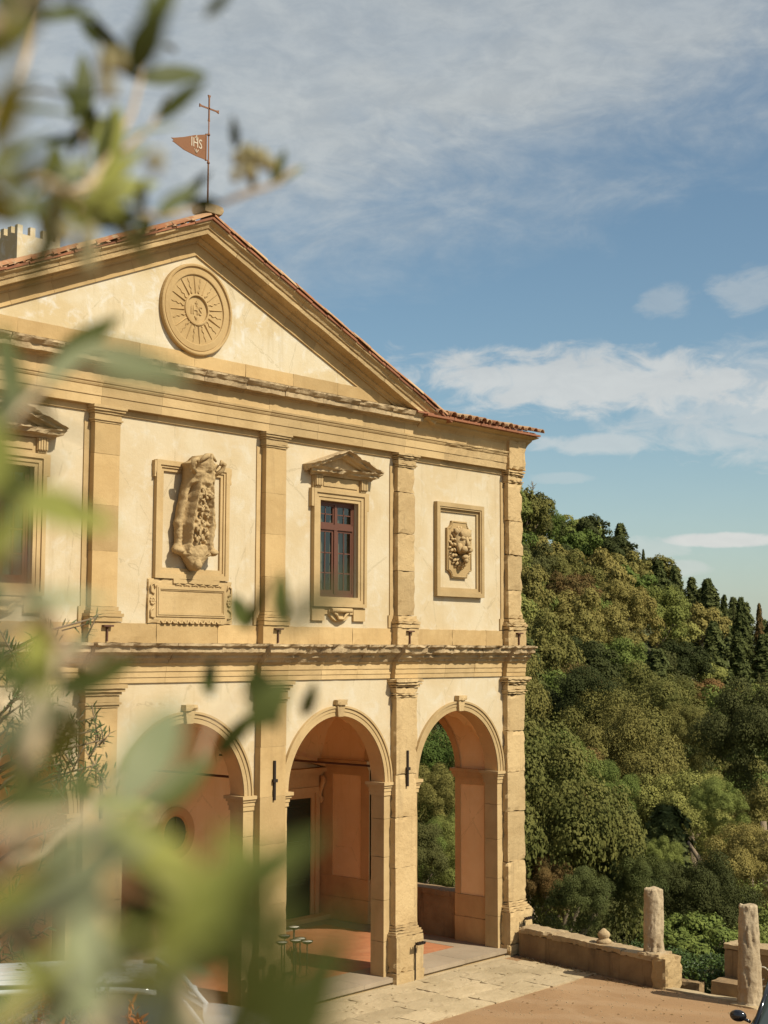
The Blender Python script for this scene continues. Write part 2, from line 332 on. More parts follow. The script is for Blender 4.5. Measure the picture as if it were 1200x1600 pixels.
class MB:
    def __init__(s): s.v = []; s.f = []; s.sm = []
    def add(s, vs, fs, smooth=False):
        n = len(s.v); s.v += [tuple(v) for v in vs]; s.f += [tuple(i+n for i in f) for f in fs]; s.sm += [smooth]*len(fs)
    def box(s, x0, x1, y0, y1, z0, z1):
        v = [(x0, y0, z0), (x1, y0, z0), (x1, y1, z0), (x0, y1, z0), (x0, y0, z1), (x1, y0, z1), (x1, y1, z1), (x0, y1, z1)]
        s.add(v, [(0, 3, 2, 1), (4, 5, 6, 7), (0, 1, 5, 4), (1, 2, 6, 5), (2, 3, 7, 6), (3, 0, 4, 7)])
    def rough(s, x0, x1, y0, y1, z0, z1, step=.1, amp=.006, chip=.015, seed=0.0, smooth=False, ns=7.0):
        """a worn block: subdivided box, faces uneven, arrises chipped"""
        nx = max(1, min(40, round((x1-x0)/step))); ny = max(1, min(12, round((y1-y0)/step))); nzz = max(1, min(30, round((z1-z0)/step)))
        idx = {}; V = []
        def vid(i, j, k):
            key = (i, j, k)
            if key not in idx:
                p = Vector((x0+(x1-x0)*i/nx, y0+(y1-y0)*j/ny, z0+(z1-z0)*k/nzz))
                c = Vector(((x0+x1)/2, (y0+y1)/2, (z0+z1)/2))
                ex = i in (0, nx); ey = j in (0, ny); ez = k in (0, nzz); e = ex+ey+ez
                q = p.copy()
                m = nz(p, ns, seed); m2 = nz(p, ns*2.7, seed+9)
                d = amp*(m+.5*m2)
                if e >= 2:
                    cc = chip*(max(0, .04 + 1.3*nz(p, ns*1.3, seed+31))+.6*max(0, nz(p, ns*4.1, seed+37)))
                    if ex: q.x += math.copysign(cc, c.x-p.x)
                    if ey: q.y += math.copysign(cc, c.y-p.y)
                    if ez: q.z += math.copysign(cc, c.z-p.z)
                if ex: q.x += math.copysign(d, p.x-c.x)
                if ey: q.y += math.copysign(d, p.y-c.y)
                if ez: q.z += math.copysign(d*.5, p.z-c.z)
                idx[key] = len(V); V.append(q)
            return idx[key]
        Fs = []
        for i in range(nx):
            for k in range(nzz):
                Fs.append((vid(i, 0, k), vid(i+1, 0, k), vid(i+1, 0, k+1), vid(i, 0, k+1)))
                Fs.append((vid(i+1, ny, k), vid(i, ny, k), vid(i, ny, k+1), vid(i+1, ny, k+1)))
        for j in range(ny):
            for k in range(nzz):
                Fs.append((vid(0, j+1, k), vid(0, j, k), vid(0, j, k+1), vid(0, j+1, k+1)))
                Fs.append((vid(nx, j, k), vid(nx, j+1, k), vid(nx, j+1, k+1), vid(nx, j, k+1)))
        for i in range(nx):
            for j in range(ny):
                Fs.append((vid(i, j+1, 0), vid(i+1, j+1, 0), vid(i+1, j, 0), vid(i, j, 0)))
                Fs.append((vid(i, j, nzz), vid(i+1, j, nzz), vid(i+1, j+1, nzz), vid(i, j+1, nzz)))
        s.add(V, Fs, smooth)
    def extr(s, prof, x0, x1, n=1, xf=None, erode=0.0, seed=0.0, smooth=False, wall_y=None, mitre=(0, 0), ns=3.5):
        """sweep a closed (y, z) profile along x; mitre=(a, b): end faces lean by a*depth; erode bites the lip"""
        V = []; m = len(prof); ymin = min(p[0] for p in prof); ymax = max(p[0] for p in prof)
        for i in range(n+1):
            t = i/n
            for (y, z) in prof:
                x = x0+(x1-x0)*t
                dep = (ymax-y)
                x += (-mitre[0]*dep)*(1-t) + (mitre[1]*dep)*t
                yy = y; z2 = z
                if erode:
                    w = dep/max(1e-6, ymax-ymin)
                    e = max(0, nz((x, y*2, z*4), ns, seed)*1.1+.12) + .45*max(0, nz((x, y*3, z*5), ns*3.1, seed+5))
                    yy += erode*w*e*1.5
                    z2 += erode*.35*w*nz((x, y*4, z*6), ns*2.2, seed+11)
                V.append((x, yy, z2))
        Fs = []
        for i in range(n):
            for j in range(m):
                a = i*m+j; b = i*m+(j+1) % m
                Fs.append((a, b, b+m, a+m))
        Fs.append(tuple(range(m-1, -1, -1))); Fs.append(tuple(range(n*m, n*m+m)))
        if xf: V = [xf(Vector(p)) for p in V]
        s.add(V, Fs, smooth)
    def cyl(s, p0, p1, r0, r1=None, n=10, cap=True, smooth=True):
        r1 = r0 if r1 is None else r1
        p0 = Vector(p0); p1 = Vector(p1); d = (p1-p0).normalized()
        a = d.orthogonal().normalized(); b = d.cross(a)
        V = []
        for p, r in ((p0, r0), (p1, r1)):
            for i in range(n):
                t = 2*math.pi*i/n; V.append(p+a*math.cos(t)*r+b*math.sin(t)*r)
        k = len(s.v); s.add(V, [(i, (i+1) % n, n+(i+1) % n, n+i) for i in range(n)], smooth)
        if cap: s.add(V, [tuple(range(n-1, -1, -1)), tuple(range(n, 2*n))])
    def tube(s, pts, rad, n=8, cap=True):
        pts = [Vector(p) for p in pts]
        if not isinstance(rad, (list, tuple)): rad = [rad]*len(pts)
        V = []; ref = None
        for i, p in enumerate(pts):
            d = (pts[min(i+1, len(pts)-1)]-pts[max(i-1, 0)]).normalized()
            if ref is None: ref = d.orthogonal().normalized()
            a = (ref-d*ref.dot(d))
            a = a.normalized() if a.length > 1e-6 else d.orthogonal().normalized()
            ref = a; b = d.cross(a)
            for k in range(n):
                t = 2*math.pi*k/n; V.append(p+(a*math.cos(t)+b*math.sin(t))*rad[i])
        Fs = []
        for i in range(len(pts)-1):
            for k in range(n):
                q = (k+1) % n; Fs.append((i*n+k, i*n+q, (i+1)*n+q, (i+1)*n+k))
        if cap: Fs += [tuple(range(n-1, -1, -1)), tuple((len(pts)-1)*n+k for k in range(n))]
        s.add(V, Fs, True)
    def lathe(s, cx, cy, prof, n=20, smooth=True, wob=0.0, seed=0.0):
        V = []
        for (r, z) in prof:
            for i in range(n):
                t = 2*math.pi*i/n
                rr = r*(1+wob*nz((math.cos(t)*1.3, math.sin(t)*1.3, z*2.2), 1.6, seed)+wob*.5*nz((math.cos(t)*2, math.sin(t)*2, z*5), 3, seed+4))
                V.append((cx+rr*math.cos(t), cy+rr*math.sin(t), z))
        Fs = []
        for i in range(len(prof)-1):
            for k in range(n):
                q = (k+1) % n; Fs.append((i*n+k, i*n+q, (i+1)*n+q, (i+1)*n+k))
        s.add(V, Fs, smooth)
        m = len(prof)-1
        s.add([V[k] for k in range(n)], [tuple(range(n-1, -1, -1))]); s.add([V[m*n+k] for k in range(n)], [tuple(range(n))])
    def ellip(s, c, r, nu=10, nv=7, jit=0.0, seed=0.0, rot=None, ns=5):
        V = []; c = Vector(c)
        for j in range(nv+1):
            ph = math.pi*j/nv
            for i in range(nu):
                t = 2*math.pi*i/nu
                q = Vector((math.sin(ph)*math.cos(t)*r[0], math.sin(ph)*math.sin(t)*r[1], math.cos(ph)*r[2]))
                if jit: q *= 1+jit*nz(q+c, ns/max(r), seed)
                if rot: q = rot @ q
                V.append(c+q)
        Fs = []
        for j in range(nv):
            for i in range(nu):
                k = (i+1) % nu; Fs.append((j*nu+i, (j+1)*nu+i, (j+1)*nu+k, j*nu+k))
        s.add(V, Fs, True)
    def xform(s, fn): s.v = [tuple(fn(Vector(p))) for p in s.v]
    def build(s, name, m, parent=None, label=None):
        me = bpy.data.meshes.new(name); me.from_pydata(s.v, [], s.f)
        me.polygons.foreach_set('use_smooth', s.sm)
        bm = bmesh.new(); bm.from_mesh(me); bmesh.ops.remove_doubles(bm, verts=bm.verts, dist=1e-5)
        bmesh.ops.recalc_face_normals(bm, faces=bm.faces); bm.to_mesh(me); bm.free()
        if m is not None: me.materials.append(m)
        o = bpy.data.objects.new(name, me); link(o, parent)
        if label: o['label'] = label
        return o

def tag(o, label, cat, group=None):
    o['label'] = label; o['category'] = cat
    if group: o['group'] = group
    return o
def text_mesh(body, size, ext, m, name, parent, fn, bold=0.0):
    """lettering as solid geometry: x right, y up in the plane, z out"""
    cu = bpy.data.curves.new(name, 'FONT'); cu.body = body; cu.size = size; cu.extrude = ext; cu.align_x = 'CENTER'; cu.align_y = 'CENTER'
    cu.offset = bold; cu.resolution_u = 3
    o = bpy.data.objects.new(name, cu); col.objects.link(o)
    dg = bpy.context.evaluated_depsgraph_get(); me = bpy.data.meshes.new_from_object(o.evaluated_get(dg))
    bpy.data.objects.remove(o)
    for v in me.vertices: v.co = fn(v.co.copy())
    me.materials.clear(); me.materials.append(m); me.name = name
    o = bpy.data.objects.new(name, me); link(o, parent); return o

# ================================================================== VILLA
GLAB = 'ochre plaster Renaissance villa with stone pilasters, gabled pediment and arcaded ground floor'
villa = thing('villa', GLAB, 'villa')
CX = 0.03
PIL = [-8.20, -4.94, -1.69, 1.71, 4.96, 8.22]
BAY = [(a+b)/2 for a, b in zip(PIL, PIL[1:])]
SPR, RI, RO = 3.43, 1.18, 1.35
XL, XR = -8.34, 8.37
D_LOG = 4.8

# ---- arcade wall: plaster spandrels above the imposts, stone piers below
def arch_panel(mb, x0, x1, z1, cx, R, zs, y0, y1, n=32, soffit=True):
    pts = [(cx-R*math.cos(math.pi*i/n), zs+R*math.sin(math.pi*i/n)) for i in range(n+1)]
    for y, flip in ((y0, 0), (y1, 1)):
        V = []; Fs = []
        V += [(x0, y, zs), (cx-R, y, zs), (cx-R, y, z1), (x0, y, z1)]; Fs.append((0, 1, 2, 3))
        V += [(cx+R, y, zs), (x1, y, zs), (x1, y, z1), (cx+R, y, z1)]; Fs.append((4, 5, 6, 7))
        for i in range(n):
            a, b = pts[i], pts[i+1]; k = len(V)
            V += [(a[0], y, a[1]), (b[0], y, b[1]), (b[0], y, z1), (a[0], y, z1)]; Fs.append((k, k+1, k+2, k+3))
        mb.add(V, Fs)
    if soffit:
        V = [(p[0], y0, p[1]) for p in pts]+[(p[0], y1, p[1]) for p in pts]
        mb.add(V, [(i, i+1, n+2+i, n+1+i) for i in range(n)], True)
mb = MB(); ms = MB()
for k, bx in enumerate(BAY):
    arch_panel(mb, PIL[k], PIL[k+1], 5.22, bx, RI, SPR, 0.0, .30, soffit=False)
    n = 40
    pts = [(bx-RI*math.cos(math.pi*i/n), SPR+RI*math.sin(math.pi*i/n)) for i in range(n+1)]
    ms.add([(p[0], 0, p[1]) for p in pts]+[(p[0], .30, p[1]) for p in pts], [(i, i+1, n+2+i, n+1+i) for i in range(n)], True)
mb.box(XL, PIL[0], 0, .30, SPR, 5.22); mb.box(PIL[5], XR, 0, .30, SPR, 5.22)
mb.build('spandrel_wall', M['plaster'], villa)
ms.build('arch_soffit', M['stone_in'], villa)

piers = []
edges = [(XL, BAY[0]-RI)]+[(BAY[k]+RI, BAY[k+1]-RI) for k in range(4)]+[(BAY[4]+RI, XR)]
for k, (a, b) in enumerate(edges):
    p = MB(); zc = [0, .72, 1.42, 2.15, 2.80, 3.27]
    for i in range(5): p.rough(a, b, 0.0, .30, zc[i]+.002, zc[i+1]-.002, step=.16, amp=.003, chip=.006, seed=k+i)
    po = p.build('pier', M['stone_pale'], villa)
    # impost moulding wraps the pier
    im = MB()
    for (o, z0, z1) in ((.018, 3.20, 3.27), (.03, 3.272, 3.335), (.05, 3.337, 3.375), (.075, 3.377, 3.43)):
        im.box(a-(o if k else 0), b+(o if k < 5 else 0), -o, .30+o, z0, z1)
    im.build('impost', M['stone_pale'], villa)

# ---- archivolts with keystones
for k, bx in enumerate(BAY):
    a = MB(); n = 48
    def ring(r0, r1, ys, yb):
        V = []; Fs = []
        for i in range(n+1):
            t = math.pi*i/n; c, s_ = math.cos(t), math.sin(t)
            V += [(bx-r0*c, ys, SPR+r0*s_), (bx-r1*c, ys, SPR+r1*s_), (bx-r1*c, yb, SPR+r1*s_), (bx-r0*c, yb, SPR+r0*s_)]
        for i in range(n):
            for j in range(4):
                q = (j+1) % 4; Fs.append((i*4+j, i*4+q, (i+1)*4+q, (i+1)*4+j))
        Fs += [(0, 1, 2, 3), (n*4+3, n*4+2, n*4+1, n*4)]
        a.add(V, Fs)
    ring(RI-.001, RI+.075, -.022, .001); ring(RI+.0755, RI+.135, -.034, .001); ring(RI+.1355, RO, -.055, .001)
    ao = a.build('archivolt', M['stone_pale'], villa)
    kb = MB()
    V = [(bx-.062, -.075, SPR+RI-.012), (bx+.062, -.075, SPR+RI-.012), (bx+.095, -.085, SPR+RO+.01), (bx-.095, -.085, SPR+RO+.01)]
    V += [(x, .02, z) for x, _, z in V]
    kb.add(V, [(0, 1, 2, 3), (7, 6, 5, 4), (0, 4, 5, 1), (1, 5, 6, 2), (2, 6, 7, 3), (3, 7, 4, 0)])
    kb.rough(bx-.12, bx+.12, -.115, .02, SPR+RO+.012, SPR+RO+.10, step=.04, amp=.006, chip=.02, seed=k)
    kb.build('keystone', M['stone_worn'], ao)

# ---- pilasters
def capital(mb, cx, w, y, z0, sc, worn, seed):
    prof = [(.012, 0, .03), (.03, .03, .055), (.012, .057, .13), (.03, .132, .165), (.055, .167, .20), (.075, .202, .245)]
    for (o, a, b) in prof:
        o *= sc; a *= sc; b *= sc
        mb.rough(cx-w/2-o, cx+w/2+o, y-o, .0, z0+a, z0+b, step=.07, amp=.002+.004*worn, chip=.002+.026*worn, seed=seed+a*7)
def pilaster(k, cx, low):
    worn = (.25, .15, .05, .15, .75, 1.0)[k]
    if low:
        w = .56; y = -.13; z0, z1 = .98, 4.88; cuts = [0, .19, .43, .62, .82, 1.0] if k % 2 else [0, .25, .47, .66, 1.0]
        pb = MB()
        pb.rough(cx-.37, cx+.37, -.235, .0, 0.0, .20, step=.08, amp=.003+.006*worn, chip=.01+.02*worn, seed=k*3.1)
        pb.rough(cx-.355, cx+.355, -.22, .0, .202, .80, step=.08, amp=.004+.006*worn, chip=.012+.025*worn, seed=k*3.3)
        for (o, a, b) in ((.075, .802, .845), (.055, .847, .885), (.03, .887, .93), (.012, .932, .978)):
            pb.rough(cx-w/2-o, cx+w/2+o, y-o, 0, a, b, step=.08, amp=.003+.006*worn, chip=.004+.02*worn, seed=k*2.3+a)
        name = 'lower_pilaster'
    else:
        w = .455; y = -.13; z0, z1 = 6.32, 8.96; cuts = [0, .21, .47, .72, 1.0] if k % 2 else [0, .3, .55, .83, 1.0]
        pb = MB()
        pb.rough(cx-.29, cx+.29, -.17, .0, 5.803, 6.10, step=.07, amp=.003+.006*worn, chip=.008+.02*worn, seed=k*5.1)
        for (o, a, b) in ((.062, 6.102, 6.17), (.075, 6.172, 6.22), (.045, 6.222, 6.262), (.02, 6.264, 6.318)):
            pb.rough(cx-w/2-o, cx+w/2+o, y-o, 0, a, b, step=.07, amp=.003+.007*worn, chip=.005+.025*worn, seed=k*1.3+a)
        name = 'upper_pilaster'
    base = pb.build(name, M['stone_worn'] if worn > .5 else M['stone'], villa)
    for i in range(len(cuts)-1):
        b = MB(); za, zb = z0+(z1-z0)*cuts[i], z0+(z1-z0)*cuts[i+1]
        jo = random.uniform(-.004, .004)*(1+3*worn)
        b.rough(cx-w/2+jo, cx+w/2+jo, y+random.uniform(-.003, .003)*(1+3*worn), 0, za+.0008, zb-.0008, step=.085 if worn > .5 else .15,
                amp=.0015+.0045*worn, chip=.001+.034*worn**1.5, seed=k*11+i, ns=5)
        b.build('stone_block', M['stone_worn'] if worn > .5 else M['stone'], base)
    # thin lit backing strip beside the upper shafts
    if not low:
        s = MB(); s.rough(cx-w/2-.10, cx-w/2-.002, -.022, 0, 6.10, 8.97, step=.3, amp=.002, chip=.004, seed=k)
        s.rough(cx-w/2-.14, cx-w/2-.002, -.03, 0, 6.102, 6.32, step=.1, amp=.003, chip=.006, seed=k+3)
        s.build('backing_strip', M['stone_pale'], base)
    c = MB()
    capital(c, cx, w, y, z1+.002, 1.0 if not low else 1.34, worn, k*1.7)
    c.build('capital', M['stone_worn'] if worn > .5 else M['stone_pale'], base)
for k, cx in enumerate(PIL):
    pilaster(k, cx, True); pilaster(k, cx, False)

# ---- string course between the storeys, breaking forward over every pilaster
SEG = []
for k in range(6):
    SEG.append((PIL[k]-.31, PIL[k]+.31, -.10, 1, k))
    if k < 5: SEG.append((PIL[k]+.31, PIL[k+1]-.31, 0.0, 0, k))
for (a, b, dy, over, k) in SEG:
    L = b-a; npc = 1 if over else 3
    for q in range(npc):
        x0 = a+L*q/npc; x1 = a+L*(q+1)/npc-.004; sd_ = k*7+q+over*50
        worn = .5 + (.5 if k >= 4 or (k == 3 and not over) else 0)
        pr = [(.0, 5.221), (dy-.030, 5.221), (dy-.030, 5.30), (dy-.042, 5.302), (dy-.042, 5.385), (dy-.056, 5.387), (dy-.056, 5.475), (dy-.075, 5.49), (dy-.085, 5.51), (0, 5.51)]
        m_ = MB(); m_.extr(pr, x0, x1, max(2, int((x1-x0)/.12)), erode=.012*worn, seed=sd_)
        m_.build('architrave_block', M['stone_pale'] if not over else M['stone'], villa)
        pr = [(.0, 5.512), (dy-.10, 5.512), (dy-.12, 5.55), (dy-.17, 5.585), (dy-.175, 5.62), (dy-.235, 5.65), (dy-.27, 5.67), (dy-.275, 5.74), (dy-.325, 5.765), (dy-.33, 5.80), (0, 5.80)]
        m_ = MB(); m_.extr(pr, x0, x1, max(3, int((x1-x0)/.035)), erode=.055*worn, seed=sd_+3, ns=5.5)
        m_.build('ledge_stone', M['stone_lichen'], villa)
# stone band at the foot of the upper wall
for k in range(5):
    a = PIL[k]+.29; b = PIL[k+1]-.29
    cuts = sorted(set([0, 1] + list([(.31, .62), (.42, .8), (.27, .7)][k % 3])))
    for i in range(len(cuts)-1):
        m_ = MB(); m_.rough(a+(b-a)*cuts[i]+.0015, a+(b-a)*cuts[i+1]-.0015, -.035, .0, 5.803, 6.09, step=.10, amp=.005, chip=.012, seed=k*3+i)
        m_.build('band_stone', M['stone'], villa)

# ---- upper wall with window openings
WX = [BAY[1]-.02, BAY[3]-.03]          # the two window bays
def wall_holes(mb, x0, x1, z0, z1, y0, y1, holes):
    xs = sorted(set([x0, x1]+[h[0] for h in holes]+[h[1] for h in holes])); zs = sorted(set([z0, z1]+[h[2] for h in holes]+[h[3] for h in holes]))
    for i in range(len(xs)-1):
        for j in range(len(zs)-1):
            cx_, cz_ = (xs[i]+xs[i+1])/2, (zs[j]+zs[j+1])/2
            if any(h[0] < cx_ < h[1] and h[2] < cz_ < h[3] for h in holes): continue
            for y in (y0, y1):
                mb.add([(xs[i], y, zs[j]), (xs[i+1], y, zs[j]), (xs[i+1], y, zs[j+1]), (xs[i], y, zs[j+1])], [(0, 1, 2, 3)])
    for (a, b, c, d) in holes:
        mb.add([(a, y0, c), (b, y0, c), (b, y0, d), (a, y0, d), (a, y1, c), (b, y1, c), (b, y1, d), (a, y1, d)], [(0, 1, 5, 4), (1, 2, 6, 5), (2, 3, 7, 6), (3, 0, 4, 7)])
mb = MB()
wall_holes(mb, XL, XR, 5.22, 9.75, 0, .4, [(w-.47, w+.47, 6.60, 8.22) for w in WX])
mb.build('upper_wall', M['plaster'], villa)
# side and rear walls, loggia ceiling slab, floor above
mb = MB()
mb.box(XR-.02-.4, XR-.02, .402, 12, 4.92, 9.75); mb.box(XL+.02, XL+.42, .402, 12, 0, 9.75)
mb.box(XR-.42, XR-.02, D_LOG, 12, 0, 4.918); mb.box(XL, XR, 11.6, 12.0, 0, 9.75)
mb.box(XL+.44, XR-.44, .45, 11.5, 4.98, 5.15)
mb.build('side_wall', M['plaster'], villa)

# ---- windows
def window(wx):
    s = MB(); H = .47; OH = .655
    z0, z1 = 6.60, 8.22
    for (i0, o0, y) in ((H, H+.055, -.045), (H+.056, H+.12, -.060), (H+.121, OH, -.085)):
        zt = z1+(o0-H); zb = z0-(o0-H)*.9
        s.box(wx-o0, wx-i0, y, .0, zb, zt); s.box(wx+i0, wx+o0, y, .0, zb, zt)
        s.box(wx-i0, wx+i0, y, .0, z1+(i0-H), zt); s.box(wx-i0, wx+i0, y, .0, zb, z0-(i0-H)*.9)
    for sg in (-1, 1): s.box(*sorted((wx+sg*(OH+.001), wx+sg*(OH+.055))), -.078, 0, 8.10, z1+(OH-H))
    sur = s.build('window', M['stone_pale'], villa)
    f = MB(); zf = z1+(OH-H)+.002
    f.box(wx-OH, wx+OH, -.055, 0, zf, 8.62)
    f.box(wx-.42, wx+.42, -.072, -.056, zf+.05, 8.60)
    for sg in (-1, 1):
        for q in range(4):
            xx = wx+sg*.56+(q-1.5)*.042; f.box(xx-.015, xx+.015, -.115, -.056, 8.46, 8.62)
        f.box(wx+sg*.56-.085, wx+sg*.56+.085, -.095, -.056, 8.45, 8.622); f.box(wx+sg*.56-.07, wx+sg*.56+.07, -.075, -.056, zf+.01, 8.448)
    f.build('frieze', M['stone_pale'], sur)
    # broken-edged little pediment
    pz, HW = 8.625, .70
    pd = MB()
    pr = [(0, pz), (-.10, pz), (-.12, pz+.03), (-.22, pz+.05), (-.23, pz+.085), (-.27, pz+.11), (-.28, pz+.125), (0, pz+.125)]
    pd.extr(pr, wx-HW, wx+HW, 44, erode=.05, seed=wx, ns=5, mitre=(.6, .6))
    al = math.atan2(.31, HW+.2)
    for sg in (-1, 1):
        def xf(p, sg=sg):
            s_, y, h = p
            if s_ < 1e-6: s_ = -h*math.tan(al)
            return Vector((wx+sg*(s_*math.cos(al)+h*math.sin(al)), y, pz+.125+.335-s_*math.sin(al)+h*math.cos(al)))
        pr = [(0, 0), (0, -.11), (-.10, -.11), (-.12, -.085), (-.22, -.07), (-.23, -.035), (-.285, -.012), (-.29, 0)]
        pd.extr(pr, 0, (HW+.17)/math.cos(al), 30, xf=xf, erode=.05, seed=wx+sg*3, ns=5)
    pd.add([(wx-.62, -.03, pz+.12), (wx+.62, -.03, pz+.12), (wx, -.03, pz+.37)], [(0, 1, 2)])
    pd.build('pediment', M['stone_lichen'], sur)
    # apron with carved tablet
    ap = MB()
    ap.box(wx-OH, wx-.36, -.045, 0, 6.20, 6.425); ap.box(wx+.36, wx+OH, -.045, 0, 6.20, 6.425); ap.box(wx-.36, wx+.36, -.03, 0, 6.31, 6.425)
    V = []; n = 20
    for y in (-.065, 0.0):
        for i in range(n+1):
            t = math.pi*i/n; V.append((wx-.27*math.cos(t), y, 6.385-.20*math.sin(t)))
    ap.add(V, [tuple(range(n, -1, -1)), tuple(range(n+1, 2*n+2))]+[(i, i+1, n+2+i, n+1+i) for i in range(n)]+[(0, n, 2*n+1, n+1)])
    ap.cyl((wx-.25, -.10, 6.375), (wx+.25, -.10, 6.375), .04, n=10)
    for sg in (-1, 1): ap.tube([(wx+sg*.20, -.09, 6.35), (wx+sg*.11, -.10, 6.30), (wx+sg*.07, -.09, 6.24), (wx, -.085, 6.22)], [.02, .024, .02, .012], 6)
    ap.ellip((wx, -.085, 6.235), (.085, .04, .028), 10, 6, .2)
    ap.build('apron', M['stone_pale'], sur)
    # joinery
    fr = MB(); yf0, yf1 = .055, .11
    fr.box(wx-.47, wx-.425, yf0, yf1, z0, z1); fr.box(wx+.425, wx+.47, yf0, yf1, z0, z1)
    fr.box(wx-.425, wx+.425, yf0, yf1, z1-.05, z1); fr.box(wx-.425, wx+.425, yf0, yf1, z0, z0+.06)
    fr.box(wx-.425, wx+.425, yf0-.015, yf1, 7.74, 7.83); fr.box(wx-.028, wx+.028, yf0-.008, yf1, 7.83, z1-.05); fr.box(wx-.04, wx+.04, yf0-.012, yf1, z0+.06, 7.74)
    for sg in (-1, 1):
        a, b = sorted((wx+sg*.028, wx+sg*.425)); mid = (a+b)/2
        a2, b2 = sorted((wx+sg*.04, wx+sg*.425))
        fr.box(a, b, yf0+.01, yf1-.01, 7.83, 7.862); fr.box(a, b, yf0+.01, yf1-.01, z1-.082, z1-.05)
        fr.box(a, a+.03, yf0+.01, yf1-.01, 7.862, z1-.082); fr.box(b-.03, b, yf0+.01, yf1-.01, 7.862, z1-.082)
        fr.box(a2, a2+.04, yf0+.01, yf1-.01, z0+.06, 7.74); fr.box(b2-.04, b2, yf0+.01, yf1-.01, z0+.06, 7.74)
        fr.box(a2+.04, b2-.04, yf0+.01, yf1-.01, 7.70, 7.74); fr.box(a2+.04, b2-.04, yf0+.01, yf1-.01, z0+.06, z0+.12)
        fr.box(mid-.009, mid+.009, yf0+.02, yf1-.02, 7.862, z1-.082); fr.box(a+.03, b-.03, yf0+.02, yf1-.02, 7.995, 8.013)
        m2 = (a2+b2)/2
        fr.box(m2-.009, m2+.009, yf0+.02, yf1-.02, z0+.12, 7.70)
        for zz_ in (7.35, 7.01): fr.box(a2+.04, b2-.04, yf0+.02, yf1-.02, zz_-.009, zz_+.009)
    fr.build('sash_frame', M['wood'], sur)
    for sg in (-1, 1):
        a, b = sorted((wx+sg*.028, wx+sg*.425)); a += .03; b -= .03; mid = (a+b)/2
        for (p0, p1) in ((a, mid-.009), (mid+.009, b)):
            for (q0, q1) in ((7.862, 7.995), (8.013, z1-.082)):
                g = MB(); t = random.uniform(-.003, .003)
                g.add([(p0, .082+t, q0), (p1, .082-t, q0), (p1, .082-t, q1), (p0, .082+t, q1)], [(0, 1, 2, 3)]); g.build('pane', M['glass'], sur)
        a, b = sorted((wx+sg*.04, wx+sg*.425)); a += .04; b -= .04; mid = (a+b)/2
        for (p0, p1) in ((a, mid-.009), (mid+.009, b)):
            for (q0, q1) in ((z0+.12, 7.001), (7.019, 7.341), (7.359, 7.70)):
                g = MB(); t = random.uniform(-.003, .003)
                g.add([(p0, .082+t, q0), (p1, .082-t, q0), (p1, .082-t, q1), (p0, .082+t, q1)], [(0, 1, 2, 3)]); g.build('pane', M['glass'], sur)
    c = MB()
    for (a, b) in ((wx-.46, wx-.12), (wx+.05, wx+.30)):
        V = []; n = 18
        for i in range(n+1):
            x = a+(b-a)*i/n; yy = .24+.02*math.sin(i*1.9)
            V += [(x, yy, 6.62), (x, yy, 8.2)]
        c.add(V, [(2*i, 2*i+2, 2*i+3, 2*i+1) for i in range(n)], True)
    c.build('curtain', M['curtain'], sur)
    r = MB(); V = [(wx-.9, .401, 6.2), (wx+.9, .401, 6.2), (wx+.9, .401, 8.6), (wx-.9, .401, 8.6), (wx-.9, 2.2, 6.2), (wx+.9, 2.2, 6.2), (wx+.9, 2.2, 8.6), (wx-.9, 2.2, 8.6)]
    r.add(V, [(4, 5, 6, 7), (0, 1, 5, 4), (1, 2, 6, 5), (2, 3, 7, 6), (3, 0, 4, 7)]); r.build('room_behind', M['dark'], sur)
for wx in WX: window(wx)

# ---- architrave, frieze and cornice
cuts = [-8.44]+[x for x in np.arange(-7.4, 8.0, 1.12)]+[8.50]
for i in range(len(cuts)-1):
    a, b = cuts[i], cuts[i+1]-.003; side = a > 5.2
    e = .022 if side else .003
    m_ = MB(); y0 = 0.0
    pr = [(0, 9.12), (-.028, 9.12), (-.028, 9.212), (-.115, 9.214), (-.115, 9.345), (-.128, 9.347), (-.128, 9.475), (-.140, 9.485), (-.152, 9.51), (-.152, 9.52), (-.168, 9.535), (-.173, 9.565), (0, 9.565)]
    m_.extr(pr, a, b, max(2, int((b-a)/.10)), erode=e, seed=i*3.3, ns=4); m_.build('architrave_block', M['stone_worn'] if side else M['stone_pale'], villa)
    m_ = MB(); m_.rough(a, b, -.115+random.uniform(-.003, .003), 0, 9.567, 9.78, step=.2, amp=.002, chip=.003, seed=i); m_.build('frieze_block', M['stone_pale'], villa)
PX0, PX1 = CX-5.24, CX+5.24
for k, cx in enumerate(PIL):
    if k in (5, 0):
        m_ = MB(); m_.rough(cx-.25, cx+.285, -.185, -.10, 9.23, 9.80, step=.07, amp=.008, chip=.03, seed=k); m_.build('corner_block', M['stone_worn'], villa)
npc = 12
for i in range(npc):
    a = PX0+(PX1-PX0)*i/npc; b = PX0+(PX1-PX0)*(i+1)/npc-.004
    pr = [(0, 9.74), (-.10, 9.74), (-.115, 9.765), (-.15, 9.785), (-.155, 9.80), (-.27, 9.81), (-.275, 9.885), (-.30, 9.90), (-.335, 9.945), (-.34, 9.972), (-.02, 10.055), (0, 10.055)]
    m_ = MB(); m_.extr(pr, a, b, 30, erode=.028, seed=i*2.1, ns=4.5); m_.build('cornice_block', M['stone_lichen'], villa)
